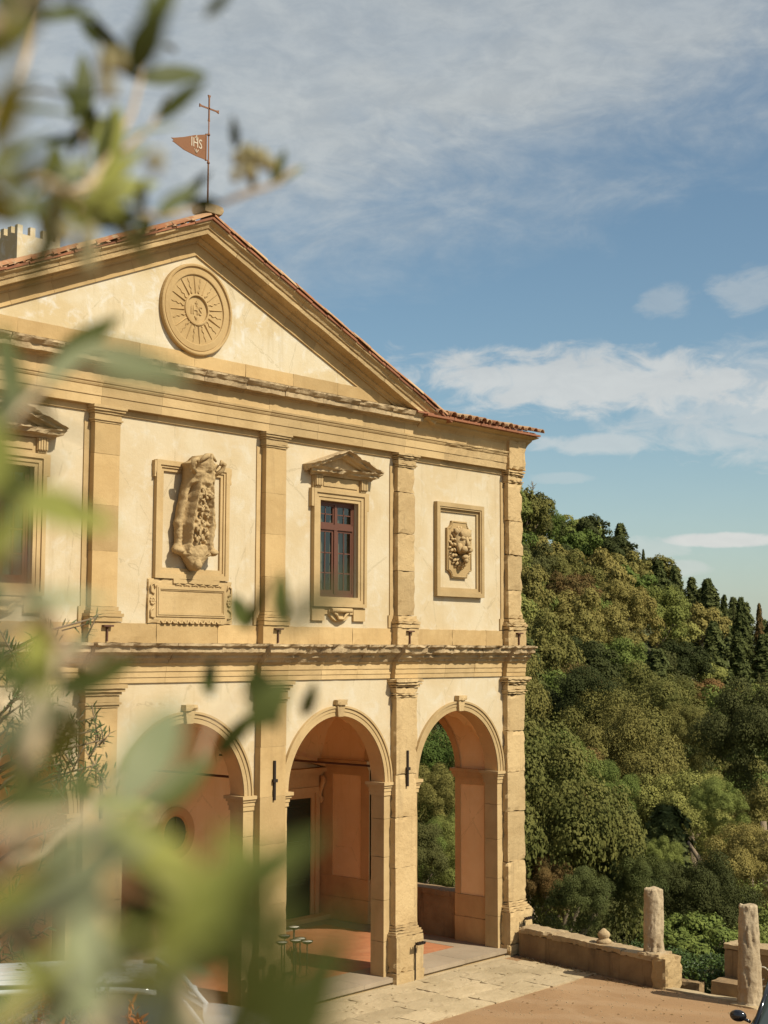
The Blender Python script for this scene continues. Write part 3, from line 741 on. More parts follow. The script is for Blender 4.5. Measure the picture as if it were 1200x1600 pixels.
# tympanum
AL = math.atan(.4175); TZ = 11.82
mb = MB(); tb = 10.055
V = [(CX-4.62, 0, tb), (CX+4.62, 0, tb), (CX, 0, tb+4.62*.4175+.05), (CX-4.62, .3, tb), (CX+4.62, .3, tb), (CX, .3, tb+4.62*.4175+.05)]
mb.add(V, [(0, 1, 2), (5, 4, 3), (0, 3, 4, 1), (1, 4, 5, 2), (2, 5, 3, 0)]); mb.build('tympanum', M['plaster_tymp'], villa)
for i in range(8):
    a = CX-4.3+8.6*i/8; b = a+8.6/8-.004
    m_ = MB(); m_.rough(a, b, -.03+random.uniform(-.003, .003), 0, 10.056, 10.262, step=.1, amp=.003, chip=.006, seed=i+2); m_.build('border_stone', M['stone'], villa)
# raking cornice: stone mouldings in lengths
ZAP = 12.40                                # top of the slabs under the tiles at the apex
RL = 5.66/math.cos(AL)
def rake_xf(sg, zap=ZAP):
    def xf(p):
        s_, y, h = p
        if s_ < 1e-6: s_ = -h*math.tan(AL)
        return Vector((CX+sg*(s_*math.cos(AL)+h*math.sin(AL)), y, zap-s_*math.sin(AL)+h*math.cos(AL)))
    return xf
for sg in (-1, 1):
    xf = rake_xf(sg); n = 8
    for i in range(n):
        a = RL*i/n; b = RL*(i+1)/n-.004
        pr = [(0, -.078), (0, -.36), (-.06, -.36), (-.065, -.33), (-.11, -.30), (-.115, -.272), (-.285, -.262), (-.29, -.19), (-.31, -.185), (-.33, -.14), (-.375, -.105), (-.38, -.078)]
        m_ = MB(); m_.extr(pr, a, b, 10, xf=xf, erode=.012, seed=i+sg*9, ns=3); m_.build('raking_cornice_block', M['stone_worn'], villa)
        lim = 4.75/math.cos(AL)
        if b < lim+.5:
            b2 = min(b, lim); pr = [(0, -.362), (0, -.535), (-.028, -.535), (-.028, -.362)]
            m_ = MB(); m_.extr(pr, a, b2, 3, xf=xf); m_.build('border_stone', M['stone'], villa)
# little block at the apex
m_ = MB(); m_.rough(CX-.16, CX+.22, -.40, -.10, 12.42, 12.56, step=.06, amp=.008, chip=.02, seed=3); m_.build('apex_stone', M['stone_lichen'], villa)

# ---- roofs
rf = MB()
for sg in (-1, 1):
    V = [(CX, -.37, 12.40-.085), (CX+sg*5.72, -.37, 12.40-.085-5.72*.4175), (CX+sg*5.72, 10, 12.40-.085-5.72*.4175), (CX, 10, 12.40-.085)]
    V2 = [(x, y, z+.04) for x, y, z in V]
    rf.add(V+V2, [(0, 1, 2, 3), (7, 6, 5, 4), (0, 4, 5, 1), (1, 5, 6, 2), (2, 6, 7, 3), (3, 7, 4, 0)])
for sg, xa, xb in ((1, 5.0, 8.60), (-1, -8.54, -5.0)):
    V = [(xa, -.36, 9.945), (xb, -.36, 9.945), (xb, 6, 11.2), (xa, 6, 11.2)]; V2 = [(x, y, z+.03) for x, y, z in V]
    rf.add(V+V2, [(0, 1, 2, 3), (7, 6, 5, 4), (0, 4, 5, 1), (1, 5, 6, 2), (2, 6, 7, 3), (3, 7, 4, 0)])
roof = rf.build('roof', M['pianella'], villa)
def tile_mesh(L=.46, r0=.085, r1=.068, th=.016, n=7):
    b = MB(); V = []
    for (x, r) in ((0, r0), (L, r1)):
        for rr in (r, r-th):
            for i in range(n+1):
                t = math.pi*i/n; V.append((x, -rr*math.cos(t), rr*math.sin(t)*.85))
    m = n+1; Fs = []
    for i in range(n):
        Fs += [(i, i+1, 2*m+i+1, 2*m+i), (m+i+1, m+i, 3*m+i, 3*m+i+1), (i+1, i, m+i, m+i+1), (2*m+i, 2*m+i+1, 3*m+i+1, 3*m+i)]
    Fs += [(0, 2*m, 3*m, m), (n, m+n, 3*m+n, 2*m+n)]
    b.add(V, Fs, False); return b
tproto = []
for i in range(4):
    t = tile_mesh(.46, .085+.004*(i-1.5), .068)
    t.xform(lambda p, i=i: p*(1+.05*nz(p, 9, i*5)))
    me = t.build('roof_tile', M['tile'], roof); tproto.append(me)
first = {i: True for i in range(4)}
def put_tile(mtx):
    i = random.randrange(4); o = tproto[i]
    if not first[i]:
        o = o.copy(); link(o, roof)
    first[i] = False
    o.matrix_local = mtx @ Matrix.Rotation(random.uniform(-.04, .04), 4, 'Z') @ Matrix.Rotation(random.uniform(-.05, .05), 4, 'X')
# tile local x runs UP the slope: mouth (wide end) at x=0
def rake_mtx(sg, s_, y, h):
    p = Vector((CX+sg*(s_*math.cos(AL)+h*math.sin(AL)), y, ZAP-s_*math.sin(AL)+h*math.cos(AL)))
    up = Vector((-sg*math.cos(AL), 0, math.sin(AL))); nn = Vector((sg*math.sin(AL), 0, math.cos(AL))); yy = nn.cross(up)
    m_ = Matrix((up, yy, nn)).transposed().to_4x4(); m_.translation = p
    return m_ @ Matrix.Rotation(-D2R(2.5), 4, 'Y')
for sg in (-1, 1):
    for r, y in enumerate((-.345, -.12, .105)):
        k = 0; s_ = RL+.12
        while s_ > .3:
            put_tile(rake_mtx(sg, s_+random.uniform(-.02, .02), y+random.uniform(-.008, .008), -.038+.012)); s_ -= .385
# slabs under the tiles along the rake
for sg in (-1, 1):
    s_ = .02
    while s_ < RL-.1:
        L = .40; m_ = MB(); j = random.uniform(-.012, .012)
        m_.extr([(-.40+j, -.040), (-.40+j, -.074), (.1, -.074), (.1, -.040)], s_, s_+L-.012, 1, xf=rake_xf(sg, ZAP+random.uniform(-.006, .006)))
        m_.build('roof_slab', M['pianella'], roof); s_ += L
# eave of the right-hand (and left-hand) side bay
def eave_mtx(x, y):
    sl = math.atan(1.255/6.36)
    up = Vector((0, math.cos(sl), math.sin(sl))); nn = Vector((0, -math.sin(sl), math.cos(sl))); yy = nn.cross(up)
    m_ = Matrix((up, yy, nn)).transposed().to_4x4(); m_.translation = Vector((x, y, 9.975+(y+.36)*math.tan(sl)+.028)); return m_ @ Matrix.Rotation(-D2R(2.5), 4, 'Y')
for xa, xb in ((5.55, 8.70), (-8.6, -5.55)):
    n = int((xb-xa)/.205)
    for i in range(n+1):
        for r in range(2): put_tile(eave_mtx(xa+(xb-xa)*i/n+random.uniform(-.015, .015), -.43+r*.38+random.uniform(-.025, .025)))
    for i in range(9):
        m_ = MB(); a = xa-.35+(xb-xa+.35)*i/9; j = random.uniform(-.01, .01); m_.box(a, a+(xb-xa+.35)/9-.008, -.425+j, .1, 9.905+j*.3, 9.94+j*.3); m_.build('roof_slab', M['pianella'], roof)
# the rest of the tiling, seen only from above
def bake_tiles(mtxs, name):
    b = MB(); base = tile_mesh(n=4)
    for m_ in mtxs: b.add([m_ @ Vector(p) for p in base.v], base.f)
    o = b.build(name, M['tile'], roof); o['kind'] = 'stuff'
ml = []
for sg in (-1, 1):
    y = .33
    while y < 9.9:
        s_ = RL+.12
        while s_ > .3: ml.append(rake_mtx(sg, s_, y, -.026)); s_ -= .385
        y += .225
for xa, xb in ((5.75, 8.62), (-8.5, -5.75)):
    n = int((xb-xa)/.205)
    for i in range(n+1):
        for r in range(2, 15): ml.append(eave_mtx(xa+(xb-xa)*i/n, -.43+r*.38))
bake_tiles(ml, 'far_roof_tiles')
# cove under the side eaves
for sg, xa, xb in ((1, 5.27, 8.55), (-1, -8.49, -5.2)):
    for i in range(3):
        a = xa+(xb-xa)*i/3; b = xa+(xb-xa)*(i+1)/3-.003; last = (i == 2 and sg > 0) or (i == 0 and sg < 0)
        pr = [(.05, 9.66), (-.092, 9.66), (-.105, 9.70), (-.14, 9.76), (-.20, 9.815), (-.215, 9.83), (-.215, 9.85), (-.33, 9.885), (-.345, 9.90), (.05, 9.90)]
        m_ = MB(); m_.extr(pr, a, b, 8, erode=.008, seed=i, mitre=((0, 0) if not last else ((.5, 0) if sg < 0 else (0, .5)))); m_.build('eave_cornice_block', M['stone_worn'], villa)
# cove return along the right-hand side wall (stepped, seen in profile at the corner)
def retx(p): return Vector((8.50-p.y*1.0, p.x, p.z))
pr = [(.05, 9.66), (-.04, 9.66), (-.05, 9.70), (-.075, 9.76), (-.12, 9.815), (-.13, 9.85), (-.20, 9.885), (-.205, 9.90), (.05, 9.90)]
for i in range(5):
    m_ = MB(); m_.extr(pr, .06+i*2.2, .06+(i+1)*2.2-.004, 4, xf=lambda p: Vector((8.52-p.y, p.x, p.z)), erode=.005, seed=i); m_.build('eave_cornice_block', M['stone_worn'], villa)

# crenellated chimney on the roof behind the left slope
ch = MB(); cx0, cx1, cy0, cy1 = 2.86, 3.95, 9.0, 11.3
cx0, cx1 = 2.86, 3.96
ch.box(cx0, cx1, cy0, cy1, 10.0, 14.55); cho = ch.build('chimney', M['plaster_tymp'], villa)
first_m = None
mer = MB(); mer.box(-.065, .065, 0, .10, 0, .19); me0 = mer.build('merlon', M['plaster_tymp'], cho)
spots = [(cx0+.066+i*(cx1-cx0-.132)/3, cy0, 0) for i in range(4)]+[(cx0, cy0+.30+i*.27, 90) for i in range(7)]+[(cx1-.10, cy0+.30+i*.27, 90) for i in range(7)]
for i, (x, y, r) in enumerate(spots):
    o = me0 if i == 0 else me0.copy()
    if i: link(o, cho)
    if r: o.matrix_local = Matrix.Translation((x+.05, y, 14.551)) @ Matrix.Rotation(D2R(90), 4, 'Z') @ Matrix.Translation((0, -.05, 0))
    else: o.matrix_local = Matrix.Translation((x, y, 14.551))

# ---- sun medallion
MX, MZc = CX+.01, 10.955
def disc_pt(p): return Vector((MX+p.x, -p.z, MZc+p.y))
d = MB()
def lathe_front(prof, n=64):
    V = []
    for (r, o) in prof:
        for i in range(n):
            t = 2*math.pi*i/n; V.append((MX+r*math.cos(t), -o, MZc+r*math.sin(t)))
    Fs = []
    for j in range(len(prof)-1):
        for i in range(n):
            k = (i+1) % n; Fs.append((j*n+i, j*n+k, (j+1)*n+k, (j+1)*n+i))
    Fs.append(tuple((len(prof)-1)*n+i for i in range(n)))
    return V, Fs
V, Fs = lathe_front([(.715, 0), (.72, .03), (.715, .075), (.70, .085), (.675, .082), (.665, .055), (.65, .052), (.645, .062), (.56, .066), (.548, .062), (.545, .040), (.25, .042), (.245, .062), (.222, .066), (.215, .060), (.212, .030), (.0001, .030)])
d.add(V, Fs, False); disc = d.build('sun_medallion', M['stone'], villa)
for i in range(24):
    t = 2*math.pi*(i+.5)/24; r_ = MB()
    if i % 2 == 0:
        w = .014
        V = [(.262, -w, .041), (.262, w, .041), (.53, .003, .041), (.53, -.003, .041), (.262, 0, .064), (.53, 0, .052)]
        r_.add(V, [(0, 4, 1), (0, 3, 5, 4), (1, 4, 5, 2), (2, 5, 3), (0, 1, 2, 3)])
    else:
        pts = [(.262+.25*q/12, .018*math.sin(q*1.35)*(1-q/16), .045) for q in range(13)]; r_.tube(pts, [.013*(1-q/18) for q in range(13)], 5)
    c, s_ = math.cos(t), math.sin(t)
    r_.xform(lambda p: disc_pt(Vector((p.x*c-p.y*s_, p.x*s_+p.y*c, p.z))))
    r_.build('sun_ray', M['stone'], disc)
text_mesh('IHS', .20, .012, M['stone'], 'monogram', disc, lambda p: disc_pt(Vector((p.x*.85, p.y-.01, .032+p.z))))
cr = MB()
for (a, b, c_, d_) in ((-.006, .006, .06, .14), (-.03, .03, .10, .112)): cr.box(a, b, c_, d_, .03, .044)
for q in (-1, 0, 1): cr.tube([(0, -.16, .038), (q*.035, -.10, .038)], [.004, .008], 5)
cr.xform(disc_pt); cr.build('monogram_cross', M['stone'], disc)

# ---- coat of arms in its frame, with inscription tablet
ax = CX-.01
a = MB()
for (i0, i1, y) in ((0, .05, -.035), (.051, .085, -.055), (.086, .16, -.075)):
    X0, X1, Z0, Z1 = ax-.575, ax+.575, 6.93, 8.385
    a.box(X0-i1, X0-i0, y, 0, Z0-i1, Z1+i1); a.box(X1+i0, X1+i1, y, 0, Z0-i1, Z1+i1)
    a.box(X0-i0, X1+i0, y, 0, Z1+i0, Z1+i1); a.box(X0-i0, X1+i0, y, 0, Z0-i1, Z0-i0)
for sx_ in (-1, 1): a.rough(*sorted((ax+sx_*.735, ax+sx_*.775)), -.07, 0, 8.28, 8.53, step=.04, amp=.005, chip=.01)
frm = a.build('relief_frame', M['stone_pale'], villa)
def smooth1(a_, b_, x_):
    t_ = min(1, max(0, (x_-a_)/(b_-a_))); return t_*t_*(3-2*t_)
nzr, nxr = 130, 60
prof_w = [(8.66, .02), (8.62, .08), (8.57, .13), (8.51, .27), (8.45, .23), (8.36, .235), (8.2, .25), (8.05, .29), (7.9, .33), (7.75, .36), (7.6, .385), (7.45, .38), (7.30, .365), (7.22, .42), (7.17, .40), (7.12, .23), (7.04, .16), (6.95, .09), (6.88, .02)]
def wof(z):
    for (za, wa), (zb, wb) in zip(prof_w, prof_w[1:]):
        if zb <= z <= za: t = (za-z)/(za-zb); return wa+(wb-wa)*t
    return .03
V = []
for j in range(nzr+1):
    z = 8.66+(6.90-8.66)*j/nzr; w = wof(z)*(1+.07*nz((0, 0, z), 9)); lean = .22+.26*((z-6.9)/1.76)
    for i in range(nxr+1):
        u_ = -1+2*i/nxr; x = u_*w; r = abs(u_)
        body = lean*(1-.25*r*r)
        fz = smooth1(7.12, 7.30, z)*(1-smooth1(8.12, 8.26, z))
        fr_ = 1.0 if r < .52 else 1-.58*smooth1(.52, .60, r) if r < .74 else .42+.22*smooth1(.74, .80, r) if r < .93 else .64-.2*smooth1(.93, 1, r)
        body = body*(1-fz)+lean*fr_*fz
        rim = .02*math.exp(-((r-.50)/.04)**2)*fz; hollow = 0; field = -.03*fz if r < .44 else 0
        q = (x*1.0, z*1.0, 0)
        rel = 0
        if 7.28 < z < 8.16 and r < .46:
            rel = .075*nz(q, 9, 2)+.05*nz(q, 20, 5)
            if 7.98 < z < 8.10: rel += .04*math.exp(-((z-8.04-.05*x)/.018)**2)
        rel += .014*nz(q, 26, 8)
        if z > 8.2: rel += .05*nz(q, 7, 3)+.03*math.cos(x*20)*(z > 8.4)
        y = -(body+rim+hollow+field+rel)
        if r > .985: y = -lean*.40
        zz_ = z+.04*nz((x, z, 0), 4, 1)*(.4 if z > 8.4 else .15)
        V.append((ax-.03+x+.05*(z-7.7)*0, y, zz_))
Fs = []
m = nxr+1
for j in range(nzr):
    for i in range(nxr): Fs.append((j*m+i, j*m+i+1, (j+1)*m+i+1, (j+1)*m+i))
nb = len(V); VB = [(x, -.02 if False else max(-.06, y*.25), z) for (x, y, z) in V]
bd = [i for i in range(nxr+1)]+[j*m+nxr for j in range(1, nzr+1)]+[nzr*m+i for i in range(nxr-1, -1, -1)]+[j*m for j in range(nzr-1, 0, -1)]
s_ = MB(); s_.add(V, Fs, True)
Vs = [V[i] for i in bd]+[(V[i][0]*.9+.1*(ax-.03), V[i][1]*.35, V[i][2]) for i in bd]; nbd = len(bd)
s_.add(Vs, [(i, (i+1) % nbd, nbd+(i+1) % nbd, nbd+i) for i in range(nbd)]+[tuple(range(nbd, 2*nbd))], True)
# scrolled ends
for sg in (-1, 1):
    s_.ellip((ax-.03+sg*.34, -.17, 7.19), (.085, .10, .055), 12, 8, .25, 2)
    s_.tube([(ax-.03+sg*.20, -.36, 8.36), (ax-.03+sg*.30, -.40, 8.44), (ax-.03+sg*.31, -.44, 8.53), (ax-.03+sg*.24, -.45, 8.56), (ax-.03+sg*.22, -.44, 8.50)], [.03, .04, .04, .035, .02], 8)

s_.tube([(ax-.20, -.42, 8.53), (ax-.10, -.45, 8.62), (ax+.02, -.43, 8.64), (ax+.13, -.42, 8.56)], [.02, .045, .04, .015], 8); s_.ellip((ax-.04, -.22, 6.99), (.07, .07, .09), 10, 8, .25, 7)
for q in range(34):
    x = random.uniform(-.14, .14); z = random.uniform(7.35, 8.1)
    s_.ellip((ax-.03+x, -(.22+.24*((z-6.9)/1.76))-.02, z), (random.uniform(.012, .03), .022, random.uniform(.015, .05)), 8, 6, .4, q)
s_.build('carved_coat_of_arms', M['stone_worn'], frm)
pq = MB()
pq.rough(ax-.84, ax+.84, -.05, 0, 6.095, 6.765, step=.06, amp=.004, chip=.02, seed=4)
for (i0, i1, y) in ((0, .018, -.066), (.019, .045, -.078), (.046, .07, -.068)):
    X0, X1, Z0, Z1 = ax-.62, ax+.62, 6.27, 6.59
    pq.box(X0-i1, X0-i0, y, -.045, Z0-i1, Z1+i1); pq.box(X1+i0, X1+i1, y, -.045, Z0-i1, Z1+i1)
    pq.box(X0-i0, X1+i0, y, -.045, Z1+i0, Z1+i1); pq.box(X0-i0, X1+i0, y, -.045, Z0-i1, Z0-i0)
for sg in (-1, 1):
    for q in range(9):
        t = q*2*math.pi/8; pq.ellip((ax+sg*.765+(.035*math.cos(t) if q < 8 else 0), -.062, 6.43+(.045*math.sin(t) if q < 8 else 0)), (.02, .018, .022), 7, 5)
    pq.tube([(ax+sg*.74, -.062, 6.53), (ax+sg*.80, -.066, 6.57), (ax+sg*.80, -.066, 6.66), (ax+sg*.74, -.062, 6.69), (ax+sg*.72, -.06, 6.62)], .014, 6)
    pq.tube([(ax+sg*.74, -.062, 6.33), (ax+sg*.80, -.066, 6.29), (ax+sg*.80, -.066, 6.20), (ax+sg*.73, -.062, 6.18)], .014, 6)
for q in range(11):
    t = ax-.55+q*.11
    pq.tube([(t-.05, -.058, 6.14), (t-.02, -.066, 6.105), (t+.03, -.066, 6.105), (t+.05, -.058, 6.15)], .012, 6)
pq.rough(ax-.38, ax+.55, -.075, -.045, 6.70, 6.775, step=.06, amp=.006, chip=.015, seed=8)
for q in range(6): pq.tube([(ax-.33+q*.16, -.07, 6.67), (ax-.27+q*.16, -.08, 6.69), (ax-.22+q*.16, -.07, 6.665)], .012, 5)
tab = pq.build('inscription_tablet', M['stone_pale'], frm)
# worn, illegible lettering: rows of shallow strokes
ins = MB()
for r in range(4):
    z = 6.555-r*.072; x = ax-.57+(.05 if r == 3 else 0)*3; xe = ax+.57-(.05 if r == 3 else 0)*4
    while x < xe:
        w = random.uniform(.012, .026); kd = random.random()
        ins.box(x, x+.0045, -.0515, -.0488, z-.02, z+.018)
        if kd < .55: ins.box(x+w, x+w+.0045, -.0515, -.0488, z-.02, z+.018)
        if kd > .3: ins.box(x+.0046, x+w-.0001, -.0512, -.0488, z+random.choice((-.02, -.002, .014)), z+random.choice((-.016, .002, .018))+.003)
        x += w+.016+(.02 if random.random() < .15 else 0)
kind(ins.build('worn_inscription', M['stone_worn'], frm), 'stuff')

# ---- lion relief
lx = BAY[4]-.02
l = MB()
for (i0, i1, y) in ((0, .055, -.03), (.056, .085, -.075), (.086, .165, -.09)):
    X0, X1, Z0, Z1 = lx-.535, lx+.545, 6.865, 8.27
    l.box(X0-i1, X0-i0, y, 0, Z0-i1, Z1+i1); l.box(X1+i0, X1+i1, y, 0, Z0-i1, Z1+i1)
    l.box(X0-i0, X1+i0, y, 0, Z1+i0, Z1+i1); l.box(X0-i0, X1+i0, y, 0, Z0-i1, Z0-i0)
lf = l.build('relief_frame', M['stone_pale'], villa)
c = MB(); hx, zlo, zhi, q_ = .365, 7.05, 8.11, .14
out = []
def corner(cxx, czz, a0):
    for i in range(7):
        t = D2R(a0)-i/6*math.pi/2; out.append((cxx+q_*math.cos(t), czz+q_*math.sin(t)))
corner(lx+hx, zhi, 270); out_ = []
out = []
for (cxx, czz, a0, a1) in ((lx+hx, zhi, 270, 180), (lx-hx, zhi, 0, -90), (lx-hx, zlo, 90, 0), (lx+hx, zlo, 180, 90)):
    for i in range(7):
        t = D2R(a0+(a1-a0)*i/6); out.append((cxx+q_*math.cos(t), czz+q_*math.sin(t)))
n = len(out); V = [(x, -.05, z) for x, z in out]+[(x, 0, z) for x, z in out]
c.add(V, [tuple(range(n)), tuple(range(2*n-1, n-1, -1))]+[(i, (i+1) % n, n+(i+1) % n, n+i) for i in range(n)])
for i in range(n):
    (x0, z0), (x1, z1) = out[i], out[(i+1) % n]
    c.tube([(lx+(x0-lx)*.93, -.052, 7.58+(z0-7.58)*.96), (lx+(x1-lx)*.93, -.052, 7.58+(z1-7.58)*.96)], .011, 4)
c.build('cartouche', M['stone'], lf)
h = MB(); hz = 7.62; hx0 = lx-.02
h.ellip((hx0, -.13, hz+.08), (.17, .13, .20), 16, 12, .12, 1)          # skull
h.ellip((hx0, -.23, hz+.20), (.13, .06, .08), 12, 8, .15, 2)            # brow
for sg in (-1, 1):
    h.ellip((hx0+sg*.075, -.25, hz+.13), (.055, .04, .03), 10, 7, .1, 3)   # eyebrow ridges
    h.ellip((hx0+sg*.07, -.235, hz+.085), (.026, .022, .020), 8, 6)        # eyes
    h.ellip((hx0+sg*.06, -.27, hz-.035), (.065, .06, .05), 10, 8, .1, 4)   # muzzle pads
    h.ellip((hx0+sg*.15, -.15, hz+.24), (.045, .04, .05), 8, 6, .2, 4)     # ears
    h.ellip((hx0+sg*.11, -.19, hz-.01), (.06, .06, .08), 8, 6, .2, 4)      # cheeks
h.tube([(hx0, -.24, hz+.17), (hx0, -.28, hz+.08), (hx0, -.32, hz+.0)], [.028, .032, .04], 8)   # bridge
h.ellip((hx0, -.325, hz-.005), (.045, .03, .026), 10, 7)                 # nose
h.ellip((hx0, -.22, hz-.155), (.075, .07, .04), 10, 7, .15, 5)           # lower jaw
h.ellip((hx0, -.24, hz-.20), (.05, .05, .045), 8, 6, .3, 6)
mn = MB()
for ring_, (rx, rz, n_, sz, dep) in enumerate(((.225, .275, 17, .046, .12), (.262, .325, 20, .048, .09), (.292, .368, 22, .044, .06))):
    for i in range(n_):
        t = 2*math.pi*(i+.5*(ring_ % 2))/n_; x = hx0+rx*math.cos(t)*.98; z = hz-.01+rz*math.sin(t)
        if z > 8.02 and ring_ == 2: continue
        rot = Matrix.Rotation(-(t-math.pi/2)+random.uniform(-.9, .9), 3, 'Y')
        mn.ellip((x, -dep, z), (sz*.62, sz*.75, sz*1.1), 7, 6, .35, i+ring_*30, rot)
h.xform(lambda p: Vector((hx0+(p.x-hx0)*1.22, p.y*.88-.01, hz+(p.z-hz)*1.22))); h.build('lion_head', M['stone_worn'], lf); mn.build('lion_mane', M['stone_worn'], lf)

# ---- iron anchors, tie rods, T-shaped cramps, torch holders
for k in range(1, 5):
    cx = PIL[k]+.01
    a = MB(); a.box(cx-.018, cx+.018, -.165, -.13, 3.34, 3.96); a.box(cx-.045, cx+.045, -.18, -.129, 3.62, 3.67)
    a.box(cx-.026, cx+.026, -.158, -.13, 3.42, 3.50)
    a.build('tie_anchor', M['iron'], villa)
    r = MB(); r.cyl((cx, -.10, 3.645), (cx, D_LOG, 3.645), .02, n=8); r.build('tie_rod', M['rust'], villa)
for k in range(6):
    cx = PIL[k]+.02
    t = MB(); t.box(cx-.085, cx+.085, -.235, -.171, 6.03, 6.055); t.box(cx-.012, cx+.012, -.20, -.171, 5.82, 6.03); t.build('iron_cramp', M['rust'], villa)
def torch(cx, side=0):
    t = MB(); z = .62; y = -.24
    t.box(cx-.014, cx+.006, y-.015, y+.0, .04, z); t.tube([(cx, y, z), (cx, y-.05, z+.03), (cx, y-.12, z+.035)], .014, 6)
    t.box(cx-.10, cx+.10, y-.15, y-.09, z+.03, z+.055)
    for q in (-.09, -.03, .03, .09): t.box(cx+q-.012, cx+q+.012, y-.165, y-.075, z+.056, z+.072)
    return t.build('torch_bracket', M['iron'], villa)
torch(5.07); torch(8.27); torch(1.86); torch(-1.6); torch(-4.9)

# ---- loggia interior
lg = MB()
lg.box(XL+.42, XR-.40, D_LOG, D_LOG+.35, .13, 4.98)
lg.build('loggia_back_wall', M['plaster_in'], villa)
EX0, EX1 = 7.92, 8.36
# end wall with an arch opening over a parapet
def endwall(X0, X1, name):
    e = MB(); cy, R = 2.26, 1.13; n = 24
    ya, yb = .302, D_LOG-.002
    for X in (X0, X1):
        V = [(X, ya, 1.02), (X, cy-R, 1.02), (X, cy-R, SPR), (X, ya, SPR), (X, cy+R, 1.02), (X, yb, 1.02), (X, yb, SPR), (X, cy+R, SPR)]
        e.add(V, [(0, 1, 2, 3), (4, 5, 6, 7)])
        e.add([(X, ya, SPR), (X, cy-R, SPR), (X, cy-R, 4.96), (X, ya, 4.96)], [(0, 1, 2, 3)]); e.add([(X, cy+R, SPR), (X, yb, SPR), (X, yb, 4.96), (X, cy+R, 4.96)], [(0, 1, 2, 3)])
        pts = [(cy-R*math.cos(math.pi*i/n), SPR+R*math.sin(math.pi*i/n)) for i in range(n+1)]
        for i in range(n): e.add([(X, pts[i][0], pts[i][1]), (X, pts[i+1][0], pts[i+1][1]), (X, pts[i+1][0], 4.96), (X, pts[i][0], 4.96)], [(0, 1, 2, 3)])
    return e, pts, cy, R
for (X0, X1, s1) in ((EX0, EX1, 1), (-7.90, -8.32, -1)):
    e, pts, cy, R = endwall(X0, X1, 'end')
    e.build('loggia_end_wall', M['plaster_in'], villa)
    st = MB(); n = len(pts)-1
    a_, b_ = min(X0, X1), max(X0, X1)
    st.add([(a_-.0, p[0], p[1]) for p in pts]+[(b_, p[0], p[1]) for p in pts], [(i, i+1, n+2+i, n+1+i) for i in range(n)], True)
    for yy_ in (cy-R, cy+R): st.add([(a_, yy_, 1.02), (b_, yy_, 1.02), (b_, yy_, SPR), (a_, yy_, SPR)], [(0, 1, 2, 3)])
    f0, f1 = sorted((X0-s1*.02, X1-s1*.0))
    for (ya, yb) in ((.302, .42), (1.0, 1.13), (3.39, 3.62), (4.42, 4.798)): st.box(f0, f1+.001, ya, yb, 1.021, 3.249)
    for (ya, yb) in ((.421, .999), (3.621, 4.419)): st.box(f0, f1+.001, ya, yb, 3.12, 3.249)
    # arch band
    for y_ in (f0,):
        V = []
        for i in range(n+1):
            t = math.pi*i/n
            V += [(f0 if s1 > 0 else f1, cy-R*math.cos(t), SPR+R*math.sin(t)), (f0 if s1 > 0 else f1, cy-(R+.14)*math.cos(t), SPR+(R+.14)*math.sin(t))]
        st.add(V, [(2*i, 2*i+1, 2*i+3, 2*i+2) for i in range(n)])
    st.build('end_wall_stonework', M['stone_in'], villa)
    for i, (ya, yb) in enumerate(((.302, 1.13), (3.39, 4.798))):
        dd = MB(); dd.rough(f0-.02*(s1 > 0), f1+.02*(s1 < 0), ya, yb, .13, .60, step=.15, amp=.004, chip=.01, seed=i); dd.rough(f0-.01*(s1 > 0), f1+.01*(s1 < 0), ya, yb, .602, 1.02, step=.15, amp=.004, chip=.008, seed=i+4)
        dd.build('end_wall_dado', M['stone_in'], villa)
    im = MB()
    for (ya, yb) in ((.302, 1.13), (3.39, 4.798)):
        for (o, z0_, z1_) in ((.03, 3.25, 3.30), (.05, 3.302, 3.36), (.075, 3.362, 3.425)): im.box(f0-o, f1+o, ya+.001, yb+o*(ya < 1), z0_, z1_)
    im.build('impost', M['stone_in'], villa)
    pp = MB(); pp.rough(a_+.06, b_-.06, 1.131, 3.389, .13, .92, step=.15, amp=.008, chip=.01, seed=8); pp.rough(a_+.02, b_-.02, 1.131, 3.389, .922, 1.03, step=.1, amp=.006, chip=.02, seed=12)
    pp.build('loggia_parapet', M['old_wall'], villa)
# vaults
vb = MB()
yc = (.30+D_LOG)/2; hy = (D_LOG-.30)/2
for k in range(5):
    x0, x1 = PIL[k]+(.0), PIL[k+1]
    if k == 4: x1 = EX0
    if k == 0: x0 = -7.90
    n = 22; xc = (x0+x1)/2; hw = (x1-x0)/2
    V = []
    for j in range(n+1):
        for i in range(n+1):
            x = x0+(x1-x0)*i/n; y = .30+(D_LOG-.30)*j/n
            za = 1.42*math.sqrt(max(0, 1-((x-xc)/hw)**2)); zb = 1.42*math.sqrt(max(0, 1-((y-yc)/hy)**2))
            V.append((x, y, 3.45+max(za, zb)))
    vb.add(V, [(j*(n+1)+i, j*(n+1)+i+1, (j+1)*(n+1)+i+1, (j+1)*(n+1)+i) for j in range(n) for i in range(n)], True)
vb.build('loggia_vault', M['plaster_in'], villa)
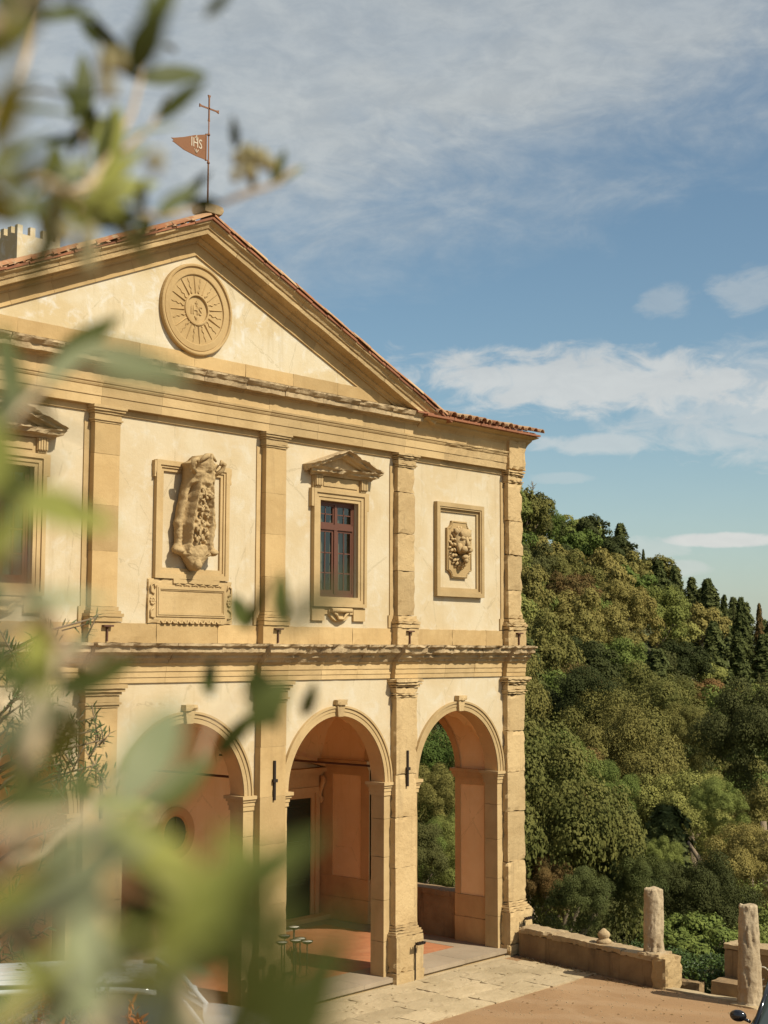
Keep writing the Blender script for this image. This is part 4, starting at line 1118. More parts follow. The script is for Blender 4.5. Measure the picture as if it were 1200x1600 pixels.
# floor: brick field inside stone borders, front step
fl = MB(); fl.box(XL, EX1, .70, D_LOG, -.3, .128); fl.build('loggia_floor', M['brickfloor'], villa)
nst = 12
for i in range(nst):
    a = XL+(7.93-XL)*i/nst; b = XL+(7.93-XL)*(i+1)/nst-.004
    m_ = MB(); m_.rough(a, b, -.15, .698, .06, .134, step=.25, amp=.002, chip=.004, seed=i); m_.build('step_slab', M['border'], villa)
m_ = MB(); m_.box(XL, 7.93, -.11, .698, -.2, .058); m_.build('step_riser', M['stone_pale'], villa)
m_ = MB(); m_.box(7.35, 7.93, .702, D_LOG-.3, .10, .132); m_.build('border_slab', M['border'], villa)
m_ = MB(); m_.box(-7.5, 7.35, 4.1, D_LOG, .10, .132); m_.build('border_slab', M['border'], villa)
# door in the back wall of the end bay
dx = 6.68
db = MB(); yb = D_LOG
for (i0, i1, y) in ((0, .10, .05), (.101, .22, .09)):
    db.box(dx-.92-i1, dx-.92-i0, yb-y, yb, .13, 2.62+i1); db.box(dx+.92+i0, dx+.92+i1, yb-y, yb, .13, 2.62+i1); db.box(dx-.92-i0, dx+.92+i0, yb-y, yb, 2.62+i0, 2.62+i1)
db.box(dx-1.14, dx+1.14, yb-.07, yb, 2.842, 3.08); db.box(dx-1.26, dx+1.26, yb-.20, yb, 3.16, 3.24); db.box(dx-1.2, dx+1.2, yb-.13, yb, 3.082, 3.158)
for sg in (-1, 1):
    db.tube([(dx+sg*1.16, yb-.12, 3.07), (dx+sg*1.16, yb-.17, 2.98), (dx+sg*1.16, yb-.11, 2.82), (dx+sg*1.16, yb-.07, 2.66), (dx+sg*1.16, yb-.12, 2.58), (dx+sg*1.16, yb-.10, 2.50)], [.05, .06, .045, .03, .045, .02], 8)
    V = [(dx, yb-.20, 3.56), (dx+sg*1.26, yb-.20, 3.242), (dx+sg*1.26, yb-.20, 3.30), (dx, yb-.20, 3.64)]; V += [(x, yb, z) for x, y, z in V]
    db.add(V, [(0, 1, 2, 3), (7, 6, 5, 4), (0, 4, 5, 1), (1, 5, 6, 2), (2, 6, 7, 3), (3, 7, 4, 0)])
db.box(dx-1.3, dx+1.3, yb-.35, yb-.1, .13, .22)
dsur = db.build('doorway', M['stone_in'], villa)
dd = MB(); dd.box(dx-.92, dx+.92, yb-.025, yb-.001, .132, 2.62)
for sg in (-1, 1):
    for (za, zb) in ((.30, .95), (1.05, 1.75), (1.85, 2.50)):
        x0_, x1_ = sorted((dx+sg*.12, dx+sg*.80)); dd.box(x0_, x1_, yb-.045, yb-.026, za, zb); dd.box(x0_+.08, x1_-.08, yb-.058, yb-.046, za+.08, zb-.08)
dd.build('door', M['door'], dsur)
hd = MB(); hd.ellip((dx+.07, yb-.07, 1.2), (.03, .03, .03), 8, 6); hd.cyl((dx+.07, yb-.07, 1.2), (dx+.07, yb-.02, 1.2), .012); hd.build('door_handle', M['iron'], dsur)
# oval window in the back wall seen through the central arch
ox, oz = 3.90, 2.22
ow = MB(); n = 32; V = []
for (rx, rz, y) in ((.46, .50, -.001), (.46, .50, -.06), (.30, .34, -.06), (.27, .31, -.02)):
    for i in range(n): t = 2*math.pi*i/n; V.append((ox+rx*math.cos(t), D_LOG+y, oz+rz*math.sin(t)))
ow.add(V, [(j*n+i, j*n+(i+1) % n, (j+1)*n+(i+1) % n, (j+1)*n+i) for j in range(3) for i in range(n)], False)
owo = ow.build('oval_window', M['stone_in'], villa)
g = MB(); g.add([(ox+.27*math.cos(2*math.pi*i/n), D_LOG-.02, oz+.31*math.sin(2*math.pi*i/n)) for i in range(n)], [tuple(range(n))]); g.build('pane', M['carglass'], owo)
g = MB(); g.box(ox-.27, ox+.27, D_LOG-.045, D_LOG-.03, oz-.01, oz+.01); g.box(ox-.01, ox+.01, D_LOG-.0451, D_LOG-.0301, oz-.31, oz+.31); g.build('window_bar', M['iron'], owo)

# ---- weather vane
vn = thing('weather_vane', 'rusty swallow-tailed IHS weather vane under a flared cross on the gable apex', 'weather vane', (CX+.02, -.25, 12.54))
p = MB(); p.cyl((0, 0, 0), (0, 0, 1.18), .014, .010, 8); p.cyl((0, 0, .70), (0, 0, .73), .022, n=8); p.cyl((0, 0, 1.15), (0, 0, 1.18), .022, n=8)
p.cyl((0, 0, 1.18), (0, 0, 1.40), .010, n=8); p.build('pole', M['vane'], vn)
f = MB(); V = [(-.05, .745), (-.05, 1.155), (-.30, 1.075), (-.52, .985), (-.70, .925), (-.755, .912), (-.70, .890), (-.735, .865), (-.69, .855), (-.50, .79), (-.25, .755)]
n = len(V); f.add([(x, -.006, z) for x, z in V]+[(x, .006, z) for x, z in V], [tuple(range(n)), tuple(range(2*n-1, n-1, -1))]+[(i, (i+1) % n, n+(i+1) % n, n+i) for i in range(n)])
f.box(-.064, -.046, -.012, .012, .735, 1.165); f.box(-.05, 0, -.008, .008, 1.150, 1.166); f.box(-.05, 0, -.008, .008, .738, .754)
fo = f.build('flag', M['vane'], vn)
text_mesh('IHS', .21, .002, M['letter'], 'lettering', fo, lambda q: Vector((q.x*.78-.255, -.010-q.z, q.y+.955)), bold=0)
e = MB(); e.box(-.262, -.248, -.013, -.0065, 1.00, 1.085); e.box(-.29, -.22, -.013, -.0065, 1.04, 1.052)
for q in (-1, 0, 1): e.tube([(-.255, -.010, .80), (-.255+q*.045, -.010, .865)], [.007, .003], 5)
e.build('flag_emblem', M['letter'], fo)
c = MB()
def flare(a, b, w0, w1):
    a = Vector(a); b = Vector(b); d_ = (b-a).normalized(); s_ = Vector((-d_.z, 0, d_.x))
    V = [a+s_*w0, a-s_*w0, b-d_*.05-s_*w0, b-s_*w1, b+s_*w1, b-d_*.05+s_*w0]
    V = [Vector((v.x, -.008, v.z)) for v in V]+[Vector((v.x, .008, v.z)) for v in V]; n = 6
    c.add(V, [tuple(range(n)), tuple(range(2*n-1, n-1, -1))]+[(i, (i+1) % n, n+(i+1) % n, n+i) for i in range(n)])
flare((0, 0, 1.60), (0, 0, 1.80), .011, .028); flare((0, 0, 1.60), (0, 0, 1.38), .011, .020); flare((0, 0, 1.585), (.20, 0, 1.585), .011, .028); flare((0, 0, 1.585), (-.20, 0, 1.585), .011, .028)
c.build('cross', M['vane'], vn)

# ================================================================== GROUND AND SLOPE
def smooth(a, b, x):
    t = np.clip((x-a)/(b-a), 0, 1); return t*t*(3-2*t)
def terrain_h(x, y):
    x = np.asarray(x, float); y = np.asarray(y, float)
    s = -.2756*x+.9613*y
    dx, dy = x-CAM.x, y-CAM.y; r = np.hypot(dx, dy)
    a = np.degrees(np.arctan2(dx, dy))
    p = -12+.49*s
    p = np.where(r > 290, p-(r-290)*.55, p)                       # beyond the ridge the hill falls away
    p = p-2.0*smooth(120, 200, r)-5.5*(1-smooth(30, 80, s))-3*smooth(60, 85, s)*(1-smooth(85, 110, s))*smooth(200,260,r)*smooth(120, 250, r)
    p = 46-np.log1p(np.exp(np.clip((46-p)/4, -40, 40)))*4          # rounded hilltop
    p = -60+np.log1p(np.exp(np.clip((p+60)/6, -40, 40)))*6         # valley floor
    p = p+2.2*np.sin(x*.031+y*.017)+1.4*np.sin(y*.053-x*.021)
    t = smooth(9.5, 34, x)
    near = -.95-0*x
    h = near*(1-t)+p*t
    h = np.where(x < 9.5, np.where(y > 16, np.minimum(-.95+np.maximum(0, y-16)*.5, 42), -.95), h)
    far = smooth(200, 420, -x)                                    # west and south the land drops to the plain
    h = h*(1-far)-60*far
    so_ = smooth(60, 300, -y); h = h*(1-so_)+np.minimum(h, -40)*so_
    return h
g = np.sinh(np.linspace(-5.6, 5.6, 241)); g = g/np.abs(g).max()*5000
xs = g+60; ys = g+60
XX, YY = np.meshgrid(xs, ys); HH = terrain_h(XX, YY)
V = np.stack([XX, YY, HH], -1).reshape(-1, 3).tolist(); n = len(xs)
Fs = [(j*n+i, j*n+i+1, (j+1)*n+i+1, (j+1)*n+i) for j in range(n-1) for i in range(n-1)]
me = bpy.data.meshes.new('terrain'); me.from_pydata(V, [], Fs); me.polygons.foreach_set('use_smooth', [True]*len(Fs)); me.materials.append(M['terrain'])
kind(link(bpy.data.objects.new('terrain', me)), 'structure')

mb = MB()
mb.add([(-60, -60, 0), (7.35, -60, 0), (7.45, -3.72, 0), (8.0, -.25, 0), (8.5, -.25, 0), (8.5, 15, 0), (-60, 15, 0)], [(0, 1, 2, 3, 4, 5, 6)])
mb.add([(7.35, -60, 0), (7.45, -3.72, 0), (8.0, -.25, 0), (8.5, -.25, 0), (7.35, -60, -3), (7.45, -3.72, -3), (8.0, -.25, -3), (8.5, -.25, -3), (8.5, 15, 0), (8.5, 15, -3)], [(0, 4, 5, 1), (1, 5, 6, 2), (2, 6, 7, 3), (3, 7, 9, 8)])
mb.build('ground', M['ground'])['kind'] = 'structure'

# paving strip in front of the arcade: irregular stone slabs, each its own piece
base = MB(); base.box(-12, 7.55, -2.17, -.12, -.2, .006); pav = base.build('pavement', M['border']); kind(pav, 'structure')
random.seed(11)
rows = [(-.245, -.62), (-.62, -1.13), (-1.13, -1.62), (-1.62, -2.22)]
for ri, (y1, y0) in enumerate(rows):
    x = -9.0+random.uniform(0, .5)
    while x < 7.95:
        w = random.uniform(.62, 1.25); xe = min(x+w, 7.62+(-y1)*-.02+.12)
        if xe-x < .2: break
        if xe > -9:
            s = MB(); j = random.uniform(-.02, .02)*(ri < 3)
            dz = random.uniform(-.004, .006)
            V = []
            s.rough(x+.006, xe-.006, y0+.006+(random.uniform(-.04, .03) if ri == 3 else 0), y1-.006, -.03, .022+dz, step=.09, amp=.0035, chip=.016, seed=x+ri*9)
            sk = random.uniform(-.02, .02)
            cxp = (x+xe)/2; s.xform(lambda p: Vector((p.x+(p.y-y0)*sk, p.y+(p.x-cxp)*sk*.3, p.z+(p.x-cxp)*random.choice((0,))*.01)))
            s.build('paving_slab', M['paver'], pav)
        x = xe
        if xe >= 7.6: break
rest = MB(); rest.rough(-9, 7.9, -.243, -.155, -.03, .024, step=.3, amp=.002, chip=.006, seed=4); rest.build('paving_slab', M['paver'], pav)

# ================================================================== PARAPET, COLUMNS
def along(p0, p1, w0, w1):
    """local x along p0->p1, local y to the outside"""
    d = (Vector((*p1, 0))-Vector((*p0, 0))); L = d.length; d.normalize(); nrm = Vector((-d.y, d.x, 0))
    return L, (lambda p: Vector((p0[0], p0[1], 0))+d*p.x+nrm*p.y+Vector((0, 0, p.z)))
P0, P1 = (8.03, -.30), (7.50, -3.50)
L, xf = along(P0, P1, 0, 0)
wall = thing('parapet_wall', 'low weathered parapet wall running from the villa corner pilaster towards the first column', 'wall', (P0[0], P0[1], 0))
def loc(o_, fn): return lambda p: fn(p)-Vector(o_)
O = (P0[0], P0[1], 0)
for i in range(1):
    m_ = MB(); m_.rough(0.0, L-.002, 0, .36, -.3, .43, step=.09, amp=.012, chip=.01, seed=1); m_.xform(loc(O, xf)); m_.build('wall_body', M['old_wall'], wall)
xc = [0, .9, 1.75, 2.55, L]
for i in range(4):
    m_ = MB(); m_.rough(xc[i]+.003, xc[i+1]-.003, -.035, .40, .432+random.uniform(0, .004), .545-.012*i, step=.06, amp=.010, chip=.035, seed=i*3); m_.xform(loc(O, xf)); m_.build('coping_stone', M['stone_lichen'], wall)
m_ = MB(); m_.rough(L, L+.30, -.03, .40, -.3, .52, step=.06, amp=.02, chip=.05, seed=8); m_.xform(loc(O, xf)); m_.build('end_block', M['stone_worn'], wall)

fk = thing('stone_finial', 'small round stone knob standing on the parapet wall coping', 'stone finial', tuple(xf(Vector((1.98, .17, .545)))))
m_ = MB(); m_.lathe(0, 0, [(.13, -.03), (.135, .02), (.10, .045), (.085, .06), (.10, .085), (.115, .12), (.10, .165), (.06, .195), (.03, .225), (.005, .235)], 16, wob=.08); m_.build('knob', M['stone_lichen'], fk)

def column(name, label, base, h, r0, r1, seed, tilt=0.0):
    t = thing(name, label, 'column', base, None)
    n = 60; prof = [(r0*1.0+(r1-r0)*i/n, h*i/n) for i in range(n+1)]
    prof = [(prof[0][0]*1.06, 0), (prof[0][0]*1.03, .05)]+prof[2:-1]+[(r1*.99, h*.985), (r1*.86, h)]
    m_ = MB(); m_.lathe(0, 0, prof, 60, wob=.05, seed=seed)
    def er(p):
        a = math.atan2(p.y, p.x); q = Vector((p.x*9, p.y*9, p.z*3.2+seed))
        e = max(0, mnoise.noise(q)-.02)*.028+max(0, mnoise.noise(q*2.7))*.016+max(0, mnoise.noise(q*6))*.012+(.016 if mnoise.noise(q*1.4+Vector((9, 9, 9))) > .25 else 0)
        # a flaked vertical scar
        e += .035*math.exp(-((a+2.0+.35*math.sin(p.z*4+seed))/.22)**2)*(.4+.6*math.sin(p.z*5+seed)**2)
        k_ = 1-e/max(.05, math.hypot(p.x, p.y)) if p.z > .02 else 1
        return Vector((p.x*k_, p.y*k_, p.z+(.03*mnoise.noise(Vector((p.x*7, p.y*7, seed))) if p.z > h*.97 else 0)))
    m_.xform(er); m_.build('shaft', M['column'], t)
    b = MB(); b.rough(-r0*1.15, r0*1.2, -r0*1.15, r0*1.15, -.05, .03, step=.05, amp=.01, chip=.03, seed=seed); b.build('base_stone', M['stone_lichen'], t)
    return t
cb = xf(Vector((L-.10, .16, .50)))
column('broken_column', 'shorter broken stone column standing on the end of the parapet wall', (cb.x, cb.y, .53), 1.10, .185, .165, 2.0)
column('broken_column', 'taller broken stone column standing on the ground at the terrace edge', (7.46, -5.33, 0.0), 1.60, .205, .158, 9.0)

# kerb slabs and the little planting bed behind the gap
kb = MB(); kb.rough(7.44, 7.62, -6.6, -3.80, -.2, .035, step=.12, amp=.006, chip=.02, seed=6); o = kb.build('threshold_kerb', M['paver'])
kind(o, 'structure')
st = MB(); st.box(7.62, 8.9, -8.6, -4.25, -3, -.10); kind(st.build('landing', M['paver']), 'structure')
st = MB(); st.rough(7.66, 8.3, -5.9, -4.45, -.1, -.055, step=.1, amp=.006, chip=.02, seed=3); tag(st.build('landing_slab', M['paver']), 'worn pale slab of the landing beside the foot of the taller column', 'stone slab')
st = MB(); st.box(7.46, 12.4, -4.24, .6, -3, -.55); kind(st.build('planting_bed', M['terrain']), 'structure')
cbd = MB()
cbd.rough(8.10, 8.32, -4.05, -2.4, -.5, .045, step=.08, amp=.012, chip=.03, seed=5); tag(cbd.build('bed_kerb', M['old_wall']), 'low stone kerb holding the hedge bed behind the gap in the parapet', 'kerb')
w2 = thing('garden_wall', 'taller shaded garden wall behind the right-hand column with rough coping', 'wall', (8.42, -4.36, 0))
m_ = MB(); m_.rough(0, .40, -5.6, 0, -.5, .62, step=.11, amp=.016, chip=.02, seed=3); m_.build('wall_body', M['old_wall'], w2)
for i in range(5):
    m_ = MB(); m_.rough(-.04, .44, -(i+1)*1.12+.004, -i*1.12-.004, .622, .72+.01*(i % 2), step=.07, amp=.012, chip=.04, seed=i*5+1); m_.build('coping_stone', M['stone_lichen'], w2)
m_ = MB(); m_.rough(-.45, -.02, -.5, .02, -.12, .16, step=.08, amp=.01, chip=.02, seed=7); m_.build('step_block', M['old_wall'], w2)
sc = MB(); cx_, cy_ = 8.30, -5.30
pts = [Vector((8.34, -5.10-.16*math.cos(t)*(1-t/9), .30+.16*math.sin(t)*(1-t/9))) for t in np.linspace(-2.0, 5.2, 26)]
sc.tube(pts, .012, 6); tag(sc.build('iron_scroll', M['dish']), 'pale curled iron scroll on the shaded garden wall right of the taller column', 'iron scroll')

pb_ = MB()
random.seed(3)
for i in range(900):
    x = random.uniform(-1, 7.3); y = -2.3-abs(random.gauss(0, 1.6)) if i % 3 else random.uniform(-6, -2.3)
    if i % 5 == 0: x = 7.42-abs(random.gauss(0, .12))-.02; y = random.uniform(-8, -3.6)
    if i % 7 == 0: t_ = random.random(); x = 7.95-.52*t_-abs(random.gauss(0, .06)); y = -.4-3.1*t_
    r_ = random.uniform(.005, .014); z_ = .022 if y > -2.2 else 0
    pb_.ellip((x, y, z_+r_*.4), (r_, r_*random.uniform(.7, 1.3), r_*.6), 5, 3, .3, i)
kind(pb_.build('pebbles', M['paver']), 'stuff')
lf_ = MB()
for i in range(260):
    t_ = random.random(); x = 7.9-.5*t_-abs(random.gauss(0, .10)) if i % 2 else random.uniform(0, 7); y = (-.5-3.0*t_) if i % 2 else random.uniform(-5.5, -.3)
    z_ = .03 if y > -2.2 else .006; a = random.uniform(0, 6.28); c_, s_ = math.cos(a), math.sin(a); L_ = random.uniform(.02, .04)
    lf_.add([(x, y, z_), (x+c_*L_-s_*L_*.3, y+s_*L_+c_*L_*.3, z_+.008), (x+c_*L_*2, y+s_*L_*2, z_+.002), (x+c_*L_+s_*L_*.3, y+s_*L_-c_*L_*.3, z_+.006)], [(0, 1, 2, 3)])
kind(lf_.build('fallen_leaves', M['f_rust']), 'stuff')

# ================================================================== CANDLE STANDS
def candle_stand(base, label, rot=0.0):
    t = thing('candle_stand', label, 'candle stand', base, None, rot)
    m_ = MB(); m_.cyl((0, 0, .02), (0, 0, 1.42), .014, n=8)
    m_.tube([(0, 0, .62), (.03, 0, .70), (-.0, 0, .80)], .02, 6)
    for k in range(3):
        a = k*2.094+.4; c, s = math.cos(a), math.sin(a)
        m_.tube([(0, 0, .42), (c*.12, s*.12, .30), (c*.24, s*.24, .14), (c*.20, s*.20, .02), (c*.28, s*.28, .0), (c*.33, s*.33, .06)], .012, 6)
    m_.build('stem', M['iron'], t)
    for k in range(5):
        a = k*2*math.pi/5+.3; c, s = math.cos(a), math.sin(a); r = .205; z = 1.21+.05*(k % 2)
        b = MB()
        b.tube([(0, 0, .78), (c*.08, s*.08, .70), (c*.2, s*.2, .74), (c*r, s*r, .90), (c*r, s*r, z)], .009, 6)
        b.tube([(c*r, s*r, .86), (c*(r+.05), s*(r+.05), .82), (c*(r+.055), s*(r+.055), .77), (c*(r+.02), s*(r+.02), .76)], .006, 5)
        b.tube([(c*.05, s*.05, 1.0), (c*.11, s*.11, 1.10), (c*.06, s*.06, 1.16), (c*.03, s*.03, 1.10)], .006, 5)
        arm = b.build('arm', M['iron'], t)
        d_ = MB(); d_.lathe(c*r, s*r, [(.02, z), (.06, z+.012), (.088, z+.034), (.095, z+.05), (.089, z+.05), (.06, z+.022), (.01, z+.016)], 18); d_.build('dish', M['iron'], arm)
        d_ = MB(); d_.lathe(c*r, s*r, [(.001, z+.03), (.078, z+.036), (.078, z+.046), (.001, z+.048)], 16); d_.build('wax', M['dish'], arm)
    d_ = MB(); d_.lathe(0, 0, [(.02, 1.42), (.06, 1.432), (.088, 1.454), (.095, 1.47), (.089, 1.47), (.06, 1.442), (.01, 1.436)], 18); top = d_.build('dish', M['iron'], t)
    d_ = MB(); d_.lathe(0, 0, [(.001, 1.45), (.078, 1.456), (.078, 1.466), (.001, 1.468)], 16); d_.build('wax', M['dish'], top)
    return t
candle_stand((1.53, -.80, .025), 'black wrought-iron candle stand with six round dishes in front of the central arch pier')

# ================================================================== CARS
def car(name, label, loc_, head, L=4.5, Wd=1.82, H=1.50, wagon=True, paint='carpaint'):
    t = thing(name, label, 'car', (loc_[0], loc_[1], 0), None, head)
    # side profile (x forward, z): body and greenhouse as lofted sections
    hw = Wd/2
    def sec(x):
        f = x/L   # -0.5..0.5
        # shoulder height, roof height
        zs = .93+.03*math.cos(f*5) if f < .24 else .93-.22*((f-.24)/.26)**1.6
        return zs
    N = 44; V = []; 
    prof = []
    for i in range(N+1):
        x = -L/2+L*i/N; f = x/L
        taper = 1-.10*max(0, (abs(f)-.36)/.14)**2-.02
        zb = .26+.10*max(0, (abs(f)-.40)/.10)**2
        zs = sec(x); wv = hw*taper
        if i in (0, N): zs -= .18; wv *= .86
        ring = [(-wv*.86, zb), (-wv, zb+.14), (-wv*1.0, .55), (-wv*.985, zs-.06), (-wv*.93, zs), (0, zs+.02), (wv*.93, zs), (wv*.985, zs-.06), (wv, .55), (wv, zb+.14), (wv*.86, zb), (0, zb-.01)]
        prof.append([(x, y, z) for y, z in ring])
    b = MB(); m = 12
    for r_ in prof: V += r_
    Fs = [(i*m+j, i*m+(j+1) % m, (i+1)*m+(j+1) % m, (i+1)*m+j) for i in range(N) for j in range(m)]+[tuple(range(m)), tuple(range(N*m+m-1, N*m-1, -1))]
    b.add(V, Fs, True); body = b.build('body', M[paint], t)
    xb, xr0, xr1, xf_ = (-L*.47, -L*.40, L*.10, L*.25) if wagon else (-L*.45, -L*.26, L*.06, L*.25)
    zsb = .94
    gl = MB(); hwt, hwb = hw*.74, hw*.90
    ringx = lambda w: [(xb, w), (xr0, w)]
    B = [(xb, -hwb, zsb), (xf_, -hwb*.96, zsb-.02), (xf_, hwb*.96, zsb-.02), (xb, hwb, zsb)]
    T_ = [(xr0, -hwt, H-.05), (xr1, -hwt, H-.06), (xr1, hwt, H-.06), (xr0, hwt, H-.05)]
    gl.add(B+T_, [(0, 1, 5, 4), (1, 2, 6, 5), (2, 3, 7, 6), (3, 0, 4, 7), (4, 5, 6, 7)]); gl.build('window_glass', M['carglass'], body)
    rf_ = MB(); n = 14; k = 9; V = []
    for i in range(n+1):
        x = xr0-.05+(xr1+.05-xr0+.05)*i/n
        for j in range(k+1):
            u_ = -1+2*j/k; e = max(abs(u_)**6, 0)
            z = H-.055*u_*u_-.03*e-.05*((i/n-.45)*1.6)**4*1.5
            V.append((x, u_*hwt*1.04, z))
    nn_ = len(V); V += [(x, y, z-.05) for x, y, z in V]
    Fs = [(i*(k+1)+j, (i+1)*(k+1)+j, (i+1)*(k+1)+j+1, i*(k+1)+j+1) for i in range(n) for j in range(k)]
    Fs += [(nn_+i*(k+1)+j, nn_+i*(k+1)+j+1, nn_+(i+1)*(k+1)+j+1, nn_+(i+1)*(k+1)+j) for i in range(n) for j in range(k)]
    Fs += [(i*(k+1), nn_+i*(k+1), nn_+(i+1)*(k+1), (i+1)*(k+1)) for i in range(n)]+[(i*(k+1)+k, (i+1)*(k+1)+k, nn_+(i+1)*(k+1)+k, nn_+i*(k+1)+k) for i in range(n)]
    Fs += [(j, j+1, nn_+j+1, nn_+j) for j in range(k)]+[(n*(k+1)+j+1, n*(k+1)+j, nn_+n*(k+1)+j, nn_+n*(k+1)+j+1) for j in range(k)]
    rf_.add(V, Fs, True)
    for q in (-3, -2, -1, 1, 2, 3): rf_.tube([(xr0+.1, q*.155, H-.055*(q*.155/hwt)**2-.012), ((xr0+xr1)/2, q*.155, H-.055*(q*.155/hwt)**2+.004), (xr1-.12, q*.155, H-.055*(q*.155/hwt)**2-.010)], .012, 6)
    rf_.build('roof', M[paint], body)
    for sg in (-1, 1):
        pl = MB(); pl.tube([(xf_+.02, sg*hwb*.95, zsb-.02), ((xf_+xr1)/2+.05, sg*(hwb*.86), (zsb+H)/2+.02), (xr1+.02, sg*hwt*1.0, H-.045)], [.035, .03, .035], 6); pl.build('front_pillar', M[paint], body)
        pl = MB(); pl.tube([(xb-.02, sg*hwb*.98, zsb), (xr0-.02, sg*hwt, H-.04)], .045, 6)
        xm = (xr0+xr1)/2
        pl.build('rear_pillar', M[paint], body)
        for xm in (xr0+(xr1-xr0)*.62, xr0+(xr1-xr0)*.12):
            pl = MB(); pl.tube([(xm-.02, sg*hwb*.985, zsb-.01), (xm-.06, sg*hwt*1.01, H-.06)], .028, 6); pl.build('door_pillar', M['rubber'], body)
        mr = MB(); mr.ellip((xf_-.14, sg*(hw+.10), zsb+.07), (.06, .11, .075), 12, 8); mr.cyl((xf_-.12, sg*(hw-.06), zsb+.01), (xf_-.14, sg*(hw+.06), zsb+.05), .02, n=6); mr.build('wing_mirror', M[paint], t)
        hl = MB(); hl.ellip((L/2-.16, sg*(hw-.24), .68), (.13, .16, .07), 12, 8); hl.build('headlight', M['glass'], t)
        for wx_ in (-L*.30, L*.31):
            w_ = MB(); w_.cyl((wx_, sg*(hw-.20), .33), (wx_, sg*(hw+.005), .33), .33, n=24); wo_ = w_.build('wheel', M['rubber'], t)
            w_ = MB(); w_.cyl((wx_, sg*(hw+.006), .33), (wx_, sg*(hw+.02), .33), .21, n=20); w_.build('rim', M['chrome'], wo_)
    return t
hd_ = D2R(-40); rr_ = sight(238, 1527, 1.0)-CAM; rr_ = CAM+rr_*((1.80-CAM.z)/rr_.z); rr = Vector((rr_.x, rr_.y)); fwd = Vector((math.cos(hd_), math.sin(hd_))); rgt = Vector((math.sin(hd_), -math.cos(hd_)))
cpos = rr-fwd*(4.5*.10)-rgt*(.91*.74)
car('white_estate_car', 'white estate car with ribbed roof parked in front of the arcade behind the olive leaves', (cpos.x, cpos.y), hd_, H=1.48).scale = (1.0, 1.0, 1.22)
car('dark_car', 'dark car at the bottom right corner, only its wing mirror and windscreen edge showing', (4.14, -8.18), D2R(-162), L=4.3, H=1.46, wagon=False, paint='carblack')

# ================================================================== VEGETATION
def rand_unit(n):
    v = rng.normal(size=(n, 3)); return v/np.linalg.norm(v, axis=1)[:, None]
def quads(C, Nn, size, asp=.6, jitter=.5, bend=0.25):
    """leaf-sized folded faces: C centres, Nn facing; two triangles each folded on the midrib"""
    n = len(C); Nn = Nn+jitter*rand_unit(n); Nn /= np.linalg.norm(Nn, axis=1)[:, None]
    t = np.cross(Nn, rand_unit(n)); t /= np.linalg.norm(t, axis=1)[:, None]+1e-9; b = np.cross(Nn, t)
    s = np.asarray(size).reshape(-1, 1)
    V = np.stack([C-t*s*.5, C+b*s*asp*.5-Nn*s*bend*.3, C+t*s*.5, C-b*s*asp*.5-Nn*s*bend*.3], 1).reshape(-1, 3)
    F = np.arange(4*n).reshape(-1, 4)
    return V, F
def mesh_from(name, parts, m):
    off = 0; Vs = []; Fl = []
    for V, F in parts: Vs.append(np.asarray(V)); Fl += (np.asarray(F)+off).tolist(); off += len(V)
    me = bpy.data.meshes.new(name); me.from_pydata(np.concatenate(Vs).tolist(), [], Fl); me.materials.append(m)
    return me
def icos(c, r, sub=2):
    bm = bmesh.new(); bmesh.ops.create_icosphere(bm, subdivisions=sub, radius=1)
    V = np.array([v.co[:] for v in bm.verts])*np.asarray(r)+np.asarray(c); F = [[v.index for v in f.verts] for f in bm.faces]; bm.free()
    return V, F
def crown_broad(name, leaf, n, seed, npuff=34, flat=.85):
    """unit crown: radius 1 round the origin, made of many leaf puffs on an irregular body"""
    r = np.random.default_rng(seed); parts = []
    P = []; R = []
    for i in range(npuff):
        d = r.normal(size=3); d /= np.linalg.norm(d); d[2] = abs(d[2])*1.0 if r.random() < .72 else d[2]*.6
        d /= np.linalg.norm(d); k = r.uniform(.48, .96); P.append(d*k*np.array([1, 1, flat])); R.append(r.uniform(.10, .27))
    P.append(np.array([0, 0, 0])); R.append(.52); P = np.array(P); R = np.array(R)
    w = R**2; w /= w.sum(); idx = r.choice(len(P), n, p=w)
    d = rand_unit(n); d[:, 2] = np.where(r.random(n) < .7, np.abs(d[:, 2]), d[:, 2])
    C = P[idx]+d*(R[idx]*r.uniform(.72, 1.10, n)**.5)[:, None]
    C += (r.normal(size=(n, 3)))*.018
    out = d*.8+C/np.linalg.norm(C, axis=1)[:, None]*.2
    # thin the faces buried deep inside the body
    rad = np.linalg.norm(C/np.array([1, 1, flat]), axis=1); keep = (rad > .42) | (r.random(n) < .3)
    C = C[keep]; out = out[keep]
    parts.append(quads(C, out, leaf*r.uniform(.6, 1.35, len(C)), .75, .42))
    # twiggy outliers so the outline is uneven
    m = int(n*.05); d2 = rand_unit(m); d2[:, 2] = np.abs(d2[:, 2]); k = idx[:m]
    C2 = P[k]+d2*(R[k]*r.uniform(1.05, 1.28, m))[:, None]; parts.append(quads(C2, d2, leaf*.8*np.ones(m), .6, 1.0))
    return parts
